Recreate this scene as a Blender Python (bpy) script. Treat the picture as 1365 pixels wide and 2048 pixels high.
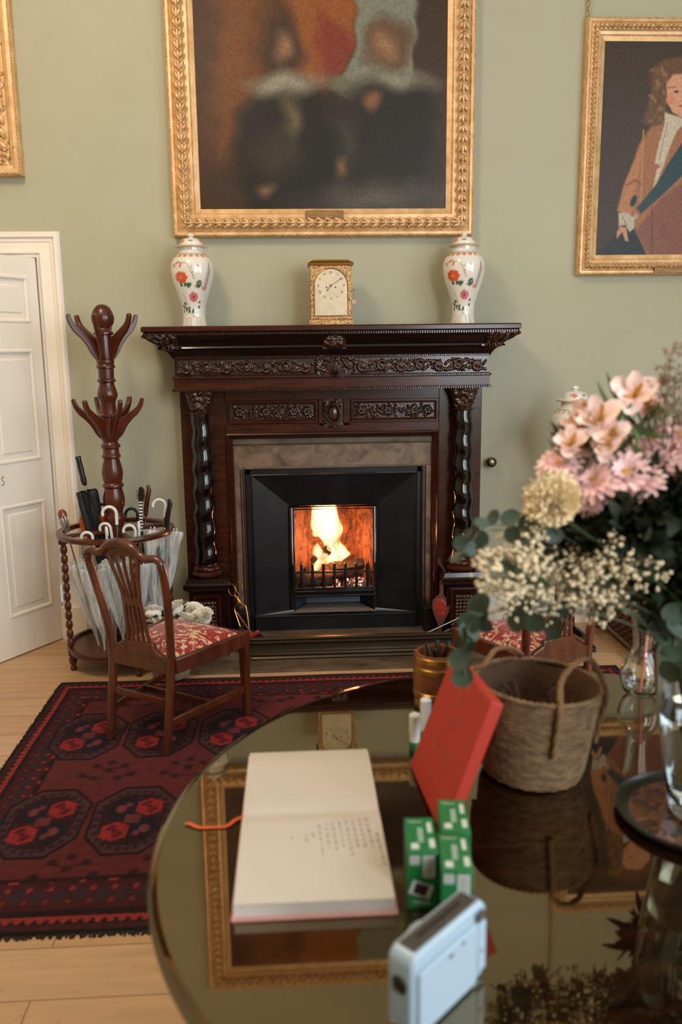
import bpy, math, random
import numpy as np
from mathutils import Matrix, Vector, Euler
random.seed(7); rng=np.random.default_rng(7)
PI=math.pi; R=math.radians
for o in list(bpy.data.objects): bpy.data.objects.remove(o)
S=bpy.context.scene; COL=S.collection
# ---------------------------------------------------------------- camera
cam=bpy.data.cameras.new('camera'); camo=bpy.data.objects.new('camera',cam); COL.objects.link(camo); S.camera=camo
yaw,pitch,roll=R(3.04),R(11.05),R(-.67)
fw=Vector((math.sin(yaw)*math.cos(pitch),math.cos(yaw)*math.cos(pitch),-math.sin(pitch)))
rt=Vector((math.cos(yaw),-math.sin(yaw),0)); up=rt.cross(fw)
r2=math.cos(roll)*rt+math.sin(roll)*up; u2=-math.sin(roll)*rt+math.cos(roll)*up
m=Matrix((r2,u2,-fw)).transposed().to_4x4(); m.translation=Vector((0,-5.15,1.76)); camo.matrix_world=m
cam.sensor_fit='HORIZONTAL'; cam.sensor_width=36; cam.lens=1700/1365*36; cam.clip_start=.05
cam.dof.use_dof=True; cam.dof.focus_distance=5.0; cam.dof.aperture_fstop=3.4
# ---------------------------------------------------------------- light and exposure
S.view_settings.view_transform='Standard'; S.view_settings.look='None'; S.view_settings.gamma=1; S.view_settings.use_curve_mapping=False
S.view_settings.exposure=0.0
W=bpy.data.worlds.new('world'); S.world=W; W.use_nodes=True
W.node_tree.nodes['Background'].inputs[0].default_value=(.75,.85,1,1); W.node_tree.nodes['Background'].inputs[1].default_value=.6
def area(name,loc,target,sx,sy,power,col):
    l=bpy.data.lights.new(name,'AREA'); l.shape='RECTANGLE'; l.size=sx; l.size_y=sy; l.energy=power; l.color=col
    o=bpy.data.objects.new(name,l); COL.objects.link(o); o.location=loc
    o.rotation_euler=(Vector(target)-Vector(loc)).to_track_quat('-Z','Y').to_euler(); return o
area('window_light',(3.45,-3.6,2.4),(0,-2.0,1.6),1.1,2.6,52,(.80,.91,1))
area('window_light',(3.45,-5.7,2.4),(0,-3.6,1.5),1.1,2.6,55,(.80,.91,1))
area('window_light',(2.4,-7.12,2.6),(.4,-1.0,1.5),1.15,2.9,150,(.86,.94,1))
def point(name,loc,power,col,rad):
    l=bpy.data.lights.new(name,'POINT'); l.energy=power; l.color=col; l.shadow_soft_size=rad
    o=bpy.data.objects.new(name,l); COL.objects.link(o); o.location=loc; return o
point('ceiling_lamp_light',(-1.25,-2.7,4.25),148,(1,.80,.60),.3)
point('fire_light',(.2,.10,.50),16,(1,.36,.10),.06)
# ---------------------------------------------------------------- materials
def lin(c):
    return tuple(((x/255)/12.92 if x/255<=.04045 else ((x/255+.055)/1.055)**2.4) for x in c)
MATS={}
def mat(name,col,rough=.5,metal=0,spec=.5,coat=0,noise=None,bump=None,trans=0,ior=1.5,emit=None,stripe=None,sheen=0,vcol=False,coat_rough=.05,tint=None):
    """noise=(scale xyz, colour2, contrast lo,hi) ; bump=(scale,strength,dist)"""
    M=bpy.data.materials.new(name); M.use_nodes=True; n=M.node_tree.nodes; L=M.node_tree.links; b=n['Principled BSDF']
    b.inputs['Base Color'].default_value=(*lin(col),1); b.inputs['Roughness'].default_value=rough; b.inputs['Metallic'].default_value=metal
    b.inputs['Specular IOR Level'].default_value=spec; b.inputs['Coat Weight'].default_value=coat; b.inputs['Coat Roughness'].default_value=coat_rough
    b.inputs['Transmission Weight'].default_value=trans; b.inputs['IOR'].default_value=ior
    if tint: b.inputs['Specular Tint'].default_value=(*tint,1)
    if emit: b.inputs['Emission Color'].default_value=(*emit[0],1); b.inputs['Emission Strength'].default_value=emit[1]
    tc=n.new('ShaderNodeTexCoord')
    src=None
    if vcol:
        a=n.new('ShaderNodeVertexColor'); a.layer_name='Col'; src=a.outputs['Color']; L.new(src,b.inputs['Base Color'])
    if noise:
        sc,c2,lo,hi=noise[:4]
        mp=n.new('ShaderNodeMapping'); mp.inputs['Scale'].default_value=sc; L.new(tc.outputs['Object'],mp.inputs[0])
        t=n.new('ShaderNodeTexNoise'); t.inputs['Scale'].default_value=1; t.inputs['Detail'].default_value=6; t.inputs['Roughness'].default_value=.6; L.new(mp.outputs[0],t.inputs[0])
        if len(noise)>4: t.inputs['Distortion'].default_value=noise[4]
        mr=n.new('ShaderNodeMapRange'); mr.inputs[1].default_value=lo; mr.inputs[2].default_value=hi; L.new(t.outputs['Fac'],mr.inputs[0])
        mx=n.new('ShaderNodeMix'); mx.data_type='RGBA'; L.new(mr.outputs[0],mx.inputs[0])
        mx.inputs[7].default_value=(*lin(c2),1)
        if src: L.new(src,mx.inputs[6]); 
        else: mx.inputs[6].default_value=(*lin(col),1)
        if src:
            mx.blend_type='MULTIPLY'
        L.new(mx.outputs[2],b.inputs['Base Color'])
    if bump:
        sc,st,di=bump[:3]
        t=n.new('ShaderNodeTexNoise'); t.inputs['Detail'].default_value=5
        if isinstance(sc,tuple):
            mp=n.new('ShaderNodeMapping'); mp.inputs['Scale'].default_value=sc; L.new(tc.outputs['Object'],mp.inputs[0]); t.inputs['Scale'].default_value=1; L.new(mp.outputs[0],t.inputs[0])
        else:
            t.inputs['Scale'].default_value=sc; L.new(tc.outputs['Object'],t.inputs[0])
        bp=n.new('ShaderNodeBump'); bp.inputs['Strength'].default_value=st; bp.inputs['Distance'].default_value=di
        L.new(t.outputs['Fac'],bp.inputs['Height']); L.new(bp.outputs[0],b.inputs['Normal'])
        if coat: L.new(bp.outputs[0],b.inputs['Coat Normal'])
    MATS[name]=M; return M
wall_m=mat('green_wall_paint',(176,173,150),.75,spec=.25,bump=(90,.08,.004),noise=((1.3,1.3,1.3),(170,167,143),.35,.65))
white_m=mat('cream_paint',(240,230,216),.42,bump=(30,.05,.003))
ceil_m=mat('ceiling_paint',(225,220,205),.8)
gold_m=mat('gilt_wood',(230,190,142),.45,metal=.25,noise=((14,14,14),(196,150,92),.35,.7),bump=(70,.3,.004))
giltd_m=mat('gilt_carving',(224,184,134),.42,metal=.3,noise=((40,40,40),(160,114,62),.4,.7),bump=(120,.35,.004))
dark_m=mat('dark_mahogany',(20,8,5),.24,spec=.35,coat=.25,noise=((5,30,30),(32,12,7),.35,.7),bump=((6,60,60),.08,.002),coat_rough=.12)
red_m=mat('red_mahogany',(70,29,12),.26,spec=.3,coat=.15,noise=((5,40,40),(40,14,6),.35,.7),bump=((6,60,60),.08,.002),coat_rough=.12)
carve_m=mat('carved_oak',(62,31,16),.25,spec=.5,coat=.35,noise=((60,60,60),(26,11,6),.4,.65),bump=(110,.25,.003),coat_rough=.1)
ebony_m=mat('ebonised_wood',(9,6,5),.14,spec=.45,coat=.35,coat_rough=.06)
stone_m=mat('brown_marble',(120,96,74),.5,noise=((9,9,9),(62,46,34),.4,.7,.8),bump=(30,.12,.003))
hearth_m=mat('hearth_stone',(112,92,72),.55,noise=((5,12,5),(62,50,40),.35,.7),bump=(25,.15,.003))
iron_m=mat('black_iron',(36,35,37),.36,metal=.35,noise=((7,7,7),(20,19,19),.35,.7),bump=(60,.06,.002))
ironedge_m=mat('polished_iron',(52,48,46),.28,metal=.7,bump=(60,.06,.002))
brick_m=mat('fire_brick',(122,74,50),.9,noise=((14,14,14),(58,30,20),.35,.62,1.0),bump=(26,.8,.02))
bronze_m=mat('bronze_fender_metal',(76,63,48),.32,metal=.7,bump=(80,.15,.002))
log_m=mat('charred_log',(86,52,34),.9,noise=((30,30,30),(30,16,10),.35,.65),bump=(40,.8,.01))
stand_m=mat('red_brown_turned_wood',(92,40,20),.28,spec=.4,coat=.25,noise=((12,12,3),(56,21,10),.35,.7),coat_rough=.15)
chair_m=mat('worn_mahogany',(104,50,26),.3,coat=.4,noise=((20,20,5),(62,26,14),.35,.7),bump=((30,30,6),.1,.002),coat_rough=.15)
brass_m=mat('brass',(196,150,78),.28,metal=1,bump=(50,.05,.002))
black_m=mat('black_plastic',(20,19,19),.4)
blackcloth_m=mat('black_nylon',(22,22,24),.6,bump=(60,.5,.01))
orange_m=mat('orange_nylon',(190,84,18),.5,bump=(60,.4,.01))
whitepl_m=mat('white_plastic',(226,224,220),.3)
page_m=mat('cream_paper',(196,187,176),.8,bump=(25,.05,.002))
edge_m=mat('page_edges',(212,202,196),.8,bump=((2,2,600),.3,.002))
pink_m=mat('pink_cover_board',(206,150,140),.6)
ink_m=mat('grey_ink',(164,156,148),.8)
redbox_m=mat('red_card',(172,42,22),.55,bump=(200,.05,.001))
redlet_m=mat('blind_embossed_red',(178,66,46),.4)
grass_m=mat('seagrass_weave',(136,108,74),.8,noise=((30,30,80),(92,66,42),.35,.65),bump=((40,40,160),.8,.008))
liner_m=mat('brown_sacking',(78,50,28),.9,bump=(80,.6,.008))
keg_m=mat('oak_keg_wood',(140,78,42),.4,coat=.2,noise=((50,50,6),(98,48,22),.35,.7))
green_m=mat('green_carton',(14,104,52),.45,coat=.2)
label_m=mat('white_carton_print',(190,196,186),.5)
barcode_m=mat('grey_barcode_print',(150,142,144),.5)
camw_m=mat('pale_blue_white_plastic',(158,178,194),.4,coat=.1)
camd_m=mat('dark_grey_plastic',(62,56,50),.5)
porc_m=mat('painted_porcelain',(232,226,216),.14,coat=.6,vcol=True)
paint_m=mat('oil_paint_canvas',(80,60,40),.45,spec=.3,vcol=True,bump=(160,.35,.0025),noise=((60,60,60),(190,190,190),.3,.8))
rug_m=mat('wool_rug',(90,30,26),.95,spec=.1,vcol=True,noise=((260,260,40),(150,150,150),.35,.7),bump=(400,.6,.004))
cream_fl=mat('cream_petals',(255,236,200),.7)
white_fl=mat('white_petals',(244,238,226),.6)
pink_fl=mat('pink_petals',(246,190,186),.55,noise=((60,60,60),(252,220,214),.35,.7))
pale_fl=mat('pale_pink_petals',(252,212,208),.55,noise=((50,50,50),(254,232,218),.35,.65))
yell_m=mat('yellow_throat',(214,160,70),.6)
leaf_m=mat('dark_green_leaf',(40,50,28),.5,noise=((30,30,30),(24,32,20),.35,.7))
euc_m=mat('blue_green_eucalyptus_leaf',(66,82,64),.55,noise=((20,20,20),(48,62,52),.35,.7))
mid_leaf=mat('mid_green_leaf',(84,100,48),.5,noise=((30,30,30),(60,76,36),.35,.7))
stem_m=mat('green_stem',(58,74,44),.5)
twig_m=mat('olive_twig',(104,84,56),.7)
bud_m=mat('gypsophila_bud',(234,214,178),.7)
berry_m=mat('dusty_red_bud',(140,82,66),.7)
wicker_m=mat('dark_wicker',(84,44,24),.4,coat=.3,bump=(120,.3,.004))
whicker_m=mat('white_wicker',(176,160,134),.6,bump=(90,.6,.006))
redlac_m=mat('red_lacquer',(150,36,26),.3,coat=.3)
bristle_m=mat('dark_bristle',(40,30,22),.9,bump=(200,.9,.01))
coral_m=mat('coral_plastic',(236,124,96),.4)
ash_m=mat('pale_ash',(120,104,92),.95,bump=(50,.6,.01))
tray_m=mat('black_lacquer_tray',(20,14,10),.3,spec=.3,coat=.1,noise=((25,25,25),(22,14,10),.4,.7))
trayin_m=mat('tortoiseshell_tray_inside',(112,72,44),.2,coat=.5,noise=((38,38,38),(40,24,16),.4,.6,1.2))
silver_m=mat('silvered_dial',(214,196,168),.45,metal=.25,noise=((20,20,20),(196,176,146),.35,.7))
steel_m=mat('steel',(150,140,128),.3,metal=1)
# glass-like materials
def glassy(name,col,rough=0,ior=1.45): return mat(name,col,rough,trans=1,ior=ior)
glass_m=glassy('clear_glass',(244,250,252)); water_m=glassy('water',(244,250,250),ior=1.33)
def film(name,col,alpha,rough):
    M=bpy.data.materials.new(name); M.use_nodes=True; n=M.node_tree.nodes; L=M.node_tree.links
    b=n['Principled BSDF']; b.inputs['Base Color'].default_value=(*lin(col),1); b.inputs['Roughness'].default_value=rough; b.inputs['Coat Weight'].default_value=.5
    tc=n.new('ShaderNodeTexCoord'); t=n.new('ShaderNodeTexNoise'); mp=n.new('ShaderNodeMapping'); mp.inputs['Scale'].default_value=(60,60,5); L.new(tc.outputs['Object'],mp.inputs[0]); L.new(mp.outputs[0],t.inputs[0]); t.inputs['Scale'].default_value=1
    mr=n.new('ShaderNodeMapRange'); mr.inputs[1].default_value=.35; mr.inputs[2].default_value=.65; mr.inputs[3].default_value=alpha*.45; mr.inputs[4].default_value=min(1,alpha*1.6); L.new(t.outputs['Fac'],mr.inputs[0]); L.new(mr.outputs[0],b.inputs['Alpha'])
    bp=n.new('ShaderNodeBump'); bp.inputs['Strength'].default_value=.6; bp.inputs['Distance'].default_value=.01; L.new(t.outputs['Fac'],bp.inputs['Height']); L.new(bp.outputs[0],b.inputs['Normal'])
    return M
film_m=film('clear_umbrella_plastic',(228,232,232),.42,.08)
# table top: polished wood under a clear hard gloss
def table_mat():
    M=bpy.data.materials.new('polished_table_wood'); M.use_nodes=True; n=M.node_tree.nodes; L=M.node_tree.links; b=n['Principled BSDF']
    tc=n.new('ShaderNodeTexCoord'); mp=n.new('ShaderNodeMapping'); mp.inputs['Scale'].default_value=(3,22,3); L.new(tc.outputs['Object'],mp.inputs[0])
    t=n.new('ShaderNodeTexNoise'); t.inputs['Scale'].default_value=1; t.inputs['Detail'].default_value=6; t.inputs['Distortion'].default_value=.7; L.new(mp.outputs[0],t.inputs[0])
    cr=n.new('ShaderNodeValToRGB'); cr.color_ramp.elements[0].color=(*lin((16,7,4)),1); cr.color_ramp.elements[1].color=(*lin((42,21,10)),1); cr.color_ramp.elements[0].position=.35; cr.color_ramp.elements[1].position=.7
    L.new(t.outputs['Fac'],cr.inputs[0]); L.new(cr.outputs[0],b.inputs['Base Color'])
    b.inputs['Roughness'].default_value=.03; b.inputs['IOR'].default_value=2.6; b.inputs['Specular Tint'].default_value=(1,.82,.50,1)
    return M
table_m=table_mat()
def floor_mat():
    M=bpy.data.materials.new('wide_pine_floorboards'); M.use_nodes=True; n=M.node_tree.nodes; L=M.node_tree.links; b=n['Principled BSDF']
    tc=n.new('ShaderNodeTexCoord'); 
    br=n.new('ShaderNodeTexBrick'); br.offset=.37; br.inputs['Scale'].default_value=1; br.inputs['Brick Width'].default_value=2.6; br.inputs['Row Height'].default_value=.21
    br.inputs['Mortar Size'].default_value=.0022; br.inputs['Color1'].default_value=(*lin((200,164,126)),1); br.inputs['Color2'].default_value=(*lin((192,150,110)),1); br.inputs['Mortar'].default_value=(*lin((130,92,60)),1)
    L.new(tc.outputs['Object'],br.inputs[0])
    mp=n.new('ShaderNodeMapping'); mp.inputs['Scale'].default_value=(2.5,26,1); L.new(tc.outputs['Object'],mp.inputs[0])
    t=n.new('ShaderNodeTexNoise'); t.inputs['Scale'].default_value=1; t.inputs['Detail'].default_value=8; L.new(mp.outputs[0],t.inputs[0])
    mr=n.new('ShaderNodeMapRange'); mr.inputs[1].default_value=.3; mr.inputs[2].default_value=.75; mr.inputs[3].default_value=1.08; mr.inputs[4].default_value=.82; L.new(t.outputs['Fac'],mr.inputs[0])
    t2=n.new('ShaderNodeTexNoise'); t2.inputs['Scale'].default_value=28; L.new(tc.outputs['Object'],t2.inputs[0])
    mr2=n.new('ShaderNodeMapRange'); mr2.inputs[1].default_value=.66; mr2.inputs[2].default_value=.74; mr2.inputs[3].default_value=1; mr2.inputs[4].default_value=.8; L.new(t2.outputs['Fac'],mr2.inputs[0])
    mu=n.new('ShaderNodeMath'); mu.operation='MULTIPLY'; L.new(mr.outputs[0],mu.inputs[0]); L.new(mr2.outputs[0],mu.inputs[1])
    vm=n.new('ShaderNodeVectorMath'); vm.operation='SCALE'; L.new(br.outputs[0],vm.inputs[0]); L.new(mu.outputs[0],vm.inputs['Scale']); L.new(vm.outputs[0],b.inputs['Base Color'])
    b.inputs['Roughness'].default_value=.42
    return M
floor_m=floor_mat()
def brocade():
    M=bpy.data.materials.new('red_and_gold_brocade'); M.use_nodes=True; n=M.node_tree.nodes; L=M.node_tree.links; b=n['Principled BSDF']
    tc=n.new('ShaderNodeTexCoord'); t=n.new('ShaderNodeTexNoise'); t.inputs['Scale'].default_value=12; t.inputs['Detail'].default_value=2; t.inputs['Distortion'].default_value=2.6; L.new(tc.outputs['Object'],t.inputs[0])
    v=n.new('ShaderNodeTexVoronoi'); v.feature='DISTANCE_TO_EDGE'; v.inputs['Scale'].default_value=24; L.new(tc.outputs['Object'],v.inputs[0])
    m1=n.new('ShaderNodeMapRange'); m1.inputs[1].default_value=.505; m1.inputs[2].default_value=.53; L.new(t.outputs['Fac'],m1.inputs[0])
    m2=n.new('ShaderNodeMapRange'); m2.inputs[1].default_value=.02; m2.inputs[2].default_value=.07; L.new(v.outputs['Distance'],m2.inputs[0])
    mu=n.new('ShaderNodeMath'); mu.operation='MULTIPLY'; L.new(m1.outputs[0],mu.inputs[0]); L.new(m2.outputs[0],mu.inputs[1])
    mx=n.new('ShaderNodeMix'); mx.data_type='RGBA'; mx.inputs[6].default_value=(*lin((150,30,34)),1); mx.inputs[7].default_value=(*lin((218,178,140)),1); L.new(mu.outputs[0],mx.inputs[0]); L.new(mx.outputs[2],b.inputs['Base Color'])
    b.inputs['Roughness'].default_value=.5; b.inputs['Sheen Weight'].default_value=.3
    return M
brocade_m=brocade()
def engraved():
    M=bpy.data.materials.new('engraved_gilt_brass'); M.use_nodes=True; n=M.node_tree.nodes; L=M.node_tree.links; b=n['Principled BSDF']
    tc=n.new('ShaderNodeTexCoord'); t=n.new('ShaderNodeTexNoise'); t.inputs['Scale'].default_value=95; t.inputs['Detail'].default_value=1; t.inputs['Distortion'].default_value=3; L.new(tc.outputs['Object'],t.inputs[0])
    m1=n.new('ShaderNodeMapRange'); m1.inputs[1].default_value=.47; m1.inputs[2].default_value=.53; L.new(t.outputs['Fac'],m1.inputs[0])
    mx=n.new('ShaderNodeMix'); mx.data_type='RGBA'; mx.inputs[6].default_value=(*lin((96,58,22)),1); mx.inputs[7].default_value=(*lin((226,180,122)),1); L.new(m1.outputs[0],mx.inputs[0]); L.new(mx.outputs[2],b.inputs['Base Color'])
    b.inputs['Roughness'].default_value=.4; b.inputs['Metallic'].default_value=.5
    return M
engr_m=engraved()
def flame_mat():
    M=bpy.data.materials.new('flame'); M.use_nodes=True; n=M.node_tree.nodes; L=M.node_tree.links
    n.remove(n['Principled BSDF']); out=n['Material Output']
    e=n.new('ShaderNodeEmission'); tc=n.new('ShaderNodeTexCoord'); mp=n.new('ShaderNodeMapping'); mp.inputs['Scale'].default_value=(24,24,6); L.new(tc.outputs['Object'],mp.inputs[0])
    t=n.new('ShaderNodeTexNoise'); t.inputs['Scale'].default_value=1; t.inputs['Detail'].default_value=2; t.inputs['Distortion'].default_value=.6; L.new(mp.outputs[0],t.inputs[0])
    mr=n.new('ShaderNodeMapRange'); mr.inputs[1].default_value=.3; mr.inputs[2].default_value=.62; mr.inputs[3].default_value=14; mr.inputs[4].default_value=95; L.new(t.outputs['Fac'],mr.inputs[0])
    e.inputs[0].default_value=(1,.50,.22,1); L.new(mr.outputs[0],e.inputs[1]); L.new(e.outputs[0],out.inputs['Volume'])
    return M
flame_m=flame_mat()
def ember_mat():
    M=mat('glowing_embers',(70,30,20),.9); n=M.node_tree.nodes; L=M.node_tree.links; b=n['Principled BSDF']
    tc=n.new('ShaderNodeTexCoord'); t=n.new('ShaderNodeTexNoise'); t.inputs['Scale'].default_value=45; L.new(tc.outputs['Object'],t.inputs[0])
    mr=n.new('ShaderNodeMapRange'); mr.inputs[1].default_value=.53; mr.inputs[2].default_value=.68; mr.inputs[3].default_value=.1; mr.inputs[4].default_value=5; L.new(t.outputs['Fac'],mr.inputs[0])
    b.inputs['Emission Color'].default_value=(1,.4,.25,1); L.new(mr.outputs[0],b.inputs['Emission Strength']); return M
ember_m=ember_mat()
# ---------------------------------------------------------------- mesh helpers
class MB:
    def __init__(s): s.v=[]; s.f=[]; s.c=[]
    def add(s,V,F,c=None):
        k=len(s.v); s.v+= [tuple(map(float,p)) for p in V]; s.f+=[tuple(i+k for i in f) for f in F]
        if c is not None: s.c+=[tuple(x) for x in c]
        return s
    def box(s,x0,x1,y0,y1,z0,z1):
        V=[(x,y,z) for z in (z0,z1) for y in (y0,y1) for x in (x0,x1)]
        return s.add(V,[(0,2,3,1),(4,5,7,6),(0,1,5,4),(2,6,7,3),(0,4,6,2),(1,3,7,5)])
    def beam(s,a,b,w,h,upv=(0,0,1)):
        a=np.array(a,float);b=np.array(b,float);d=b-a;d/=np.linalg.norm(d);u=np.array(upv,float);r=np.cross(d,u);r/=np.linalg.norm(r);u=np.cross(r,d)
        V=[p+r*i*w/2+u*j*h/2 for p in (a,b) for j in (-1,1) for i in (-1,1)]
        return s.add(V,[(0,1,3,2),(4,6,7,5),(0,4,5,1),(2,3,7,6),(0,2,6,4),(1,5,7,3)])
    def grid(s,P,cu=False,cv=False,c=None,flip=False):
        P=np.asarray(P,float); nu,nv=P.shape[:2]; F=[]
        for i in range(nu-(0 if cu else 1)):
            for j in range(nv-(0 if cv else 1)):
                a=i*nv+j;b=((i+1)%nu)*nv+j;cc=((i+1)%nu)*nv+(j+1)%nv;d=i*nv+(j+1)%nv
                F.append((a,d,cc,b) if flip else (a,b,cc,d))
        return s.add(P.reshape(-1,3),F,None if c is None else np.asarray(c).reshape(-1,3))
    def lathe(s,prof,c=(0,0,0),seg=32,mod=None,cap=True,shear=(0,0)):
        P=[]
        for r,z in prof:
            row=[]
            for k in range(seg):
                a=2*PI*k/seg; rr=r*(mod(a,z) if mod else 1)
                row.append((c[0]+rr*math.cos(a)+shear[0]*z,c[1]+rr*math.sin(a)+shear[1]*z,c[2]+z))
            P.append(row)
        k0=len(s.v); s.grid(P,cv=True,flip=True)
        if cap:
            n=len(prof); s.f.append(tuple(k0+i for i in range(seg-1,-1,-1))); s.f.append(tuple(k0+(n-1)*seg+i for i in range(seg)))
        return s
    def tube(s,pts,rad,seg=8,flat=None,closed=False,cap=True,up=None):
        pts=[np.array(p,float) for p in pts]; n=len(pts)
        if not hasattr(rad,'__len__'): rad=[rad]*n
        T=[]
        for i in range(n):
            a=pts[i-1] if (i>0 or closed) else pts[i]; b=pts[(i+1)%n] if (i<n-1 or closed) else pts[i]
            d=b-a; T.append(d/(np.linalg.norm(d)+1e-12))
        u=np.array(up if up is not None else (0,0,1.),float)
        if abs(u@T[0])>.95: u=np.array([1.,0,0]) if abs(T[0][0])<.9 else np.array([0,1.,0])
        P=[]
        for i in range(n):
            u=u-(u@T[i])*T[i]; u/=np.linalg.norm(u)+1e-12; w=np.cross(T[i],u)
            fx,fy=flat if flat else (1,1)
            P.append([pts[i]+rad[i]*(fx*math.cos(2*PI*k/seg)*w+fy*math.sin(2*PI*k/seg)*u) for k in range(seg)])
        k0=len(s.v); s.grid(P,cu=closed,cv=True)
        if cap and not closed:
            s.f.append(tuple(k0+i for i in range(seg-1,-1,-1))); s.f.append(tuple(k0+(n-1)*seg+i for i in range(seg)))
        return s
    def prism(s,poly,d0,d1,fn):
        n=len(poly); V=[fn(p,d0) for p in poly]+[fn(p,d1) for p in poly]
        F=[tuple(range(n)),tuple(range(2*n-1,n-1,-1))]+[(i,i+n,(i+1)%n+n,(i+1)%n) for i in range(n)]
        return s.add(V,F)
    def ell(s,c,r,seg=8,rings=5,M=None):
        if not hasattr(r,'__len__'): r=(r,r,r)
        V=[];F=[]
        V.append((0,0,1))
        for i in range(1,rings):
            a=PI*i/rings
            for k in range(seg): V.append((math.sin(a)*math.cos(2*PI*k/seg),math.sin(a)*math.sin(2*PI*k/seg),math.cos(a)))
        V.append((0,0,-1)); V=np.array(V)*np.array(r)
        if M is not None: V=V@np.array(M).T
        V=V+np.array(c); L=len(V)-1
        for k in range(seg): F.append((0,1+k,1+(k+1)%seg)); F.append((L,L-seg+(k+1)%seg,L-seg+k))
        for i in range(rings-2):
            for k in range(seg):
                a=1+i*seg+k;b=1+i*seg+(k+1)%seg; F.append((a,a+seg,b+seg,b))
        return s.add(V,F)
    def xf(s,M,start=0):
        M=Matrix(M)
        for i in range(start,len(s.v)): s.v[i]=tuple(M@Vector(s.v[i]))
        return s
def obj(name,mb,mt,parent=None,bevel=0,ang=38,world=False,smooth=True,two=False,kind=None,label=None,fixn=True):
    V=np.array(mb.v,float); loc=None
    if parent is None:
        lo=V.min(0);hi=V.max(0); loc=Vector(((lo[0]+hi[0])/2,(lo[1]+hi[1])/2,lo[2])); V=V-np.array(loc)
    elif world: V=V-np.array(parent_loc(parent))
    me=bpy.data.meshes.new(name); me.from_pydata([tuple(p) for p in V],[],mb.f)
    if mb.c:
        ca=me.color_attributes.new('Col','FLOAT_COLOR','POINT'); C=np.array(mb.c)
        C=np.where(C<=.04045,C/12.92,((C+.055)/1.055)**2.4); ca.data.foreach_set('color',np.hstack([C,np.ones((len(C),1))]).astype(np.float32).ravel())
    me.materials.append(mt)
    if fixn:
        import bmesh
        b=bmesh.new(); b.from_mesh(me); bmesh.ops.recalc_face_normals(b,faces=b.faces); b.to_mesh(me); b.free()
    if smooth:
        me.polygons.foreach_set('use_smooth',[True]*len(me.polygons)); me.set_sharp_from_angle(angle=R(ang))
    me.update(); o=bpy.data.objects.new(name,me); COL.objects.link(o)
    if parent is not None: o.parent=parent
    else: o.location=loc
    if bevel:
        md=o.modifiers.new('bevel','BEVEL'); md.width=bevel; md.segments=2; md.limit_method='ANGLE'; md.angle_limit=R(40)
    if kind: o['kind']=kind
    if label: o['label']=label
    return o
def parent_loc(p):
    while p.parent is not None: p=p.parent
    return p.location
def thing(name,label,cat,loc=(0,0,0),rz=0,group=None,rot=None):
    o=bpy.data.objects.new(name,None); COL.objects.link(o); o.empty_display_size=.05; o.location=loc; o.rotation_euler=rot or (0,0,rz)
    o['label']=label; o['category']=cat
    if group: o['group']=group
    return o
def tag(o,label,cat,group=None,kind=None):
    o['label']=label; o['category']=cat
    if group: o['group']=group
    if kind: o['kind']=kind
    return o
def dup(root,loc,rz=0,label=None,scale=None,rot=None,group=None):
    r=root.copy(); COL.objects.link(r); r.location=loc; r.rotation_euler=rot or (0,0,rz)
    if label: r['label']=label
    if group: r['group']=group
    if scale: r.scale=scale if hasattr(scale,'__len__') else (scale,)*3
    def rec(a,b):
        for ch in list(a.children):
            c=ch.copy(); COL.objects.link(c); c.parent=b; rec(ch,c)
    rec(root,r); return r
_font=None
def text_mb(body,size,ext=.0006):
    cu=bpy.data.curves.new('t','FONT'); cu.body=body; cu.size=size; cu.extrude=ext; cu.align_x='CENTER'; cu.align_y='CENTER'
    o=bpy.data.objects.new('t',cu); COL.objects.link(o); dg=bpy.context.evaluated_depsgraph_get(); me=o.evaluated_get(dg).to_mesh()
    mb=MB(); mb.add([v.co[:] for v in me.vertices],[tuple(p.vertices) for p in me.polygons]); bpy.data.objects.remove(o); bpy.data.curves.remove(cu); return mb
# raster painter used for pictures, rug and porcelain
def seg_d(X,Y,pts,closed):
    d=np.full(X.shape,1e9); n=len(pts)
    for i in range(n if closed else n-1):
        ax,ay=pts[i]; bx,by=pts[(i+1)%n]; dx,dy=bx-ax,by-ay; L=dx*dx+dy*dy+1e-12
        t=np.clip(((X-ax)*dx+(Y-ay)*dy)/L,0,1); d=np.minimum(d,np.hypot(X-ax-t*dx,Y-ay-t*dy))
    return d
def inside(X,Y,pts):
    r=np.zeros(X.shape,bool); n=len(pts)
    for i in range(n):
        ax,ay=pts[i]; bx,by=pts[(i+1)%n]
        if ay==by: continue
        r^=((ay>Y)!=(by>Y))&(X<(bx-ax)*(Y-ay)/(by-ay)+ax)
    return r
def paint(X,Y,bg,layers):
    C=np.ones(X.shape+(3,))*np.array(bg)/255.
    for L in layers:
        k=L[0]
        if k=='p':
            _,pts,col,s=L[:4]; d=seg_d(X,Y,pts,True); d=np.where(inside(X,Y,pts),-d,d); a=np.clip(.5-d/s,0,1)
        elif k=='e':
            _,cx,cy,rx,ry,rot,col,s=L[:8]; c,sn=math.cos(R(rot)),math.sin(R(rot)); u=((X-cx)*c+(Y-cy)*sn)/rx; v=(-(X-cx)*sn+(Y-cy)*c)/ry
            d=(np.hypot(u,v)-1)*min(rx,ry); a=np.clip(.5-d/s,0,1)
        elif k=='l':
            _,pts,w,col,s=L[:5]; d=seg_d(X,Y,pts,False)-w/2; a=np.clip(.5-d/s,0,1)
        C=C*(1-a[...,None])+a[...,None]*np.array(col)/255.
    return C
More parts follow.
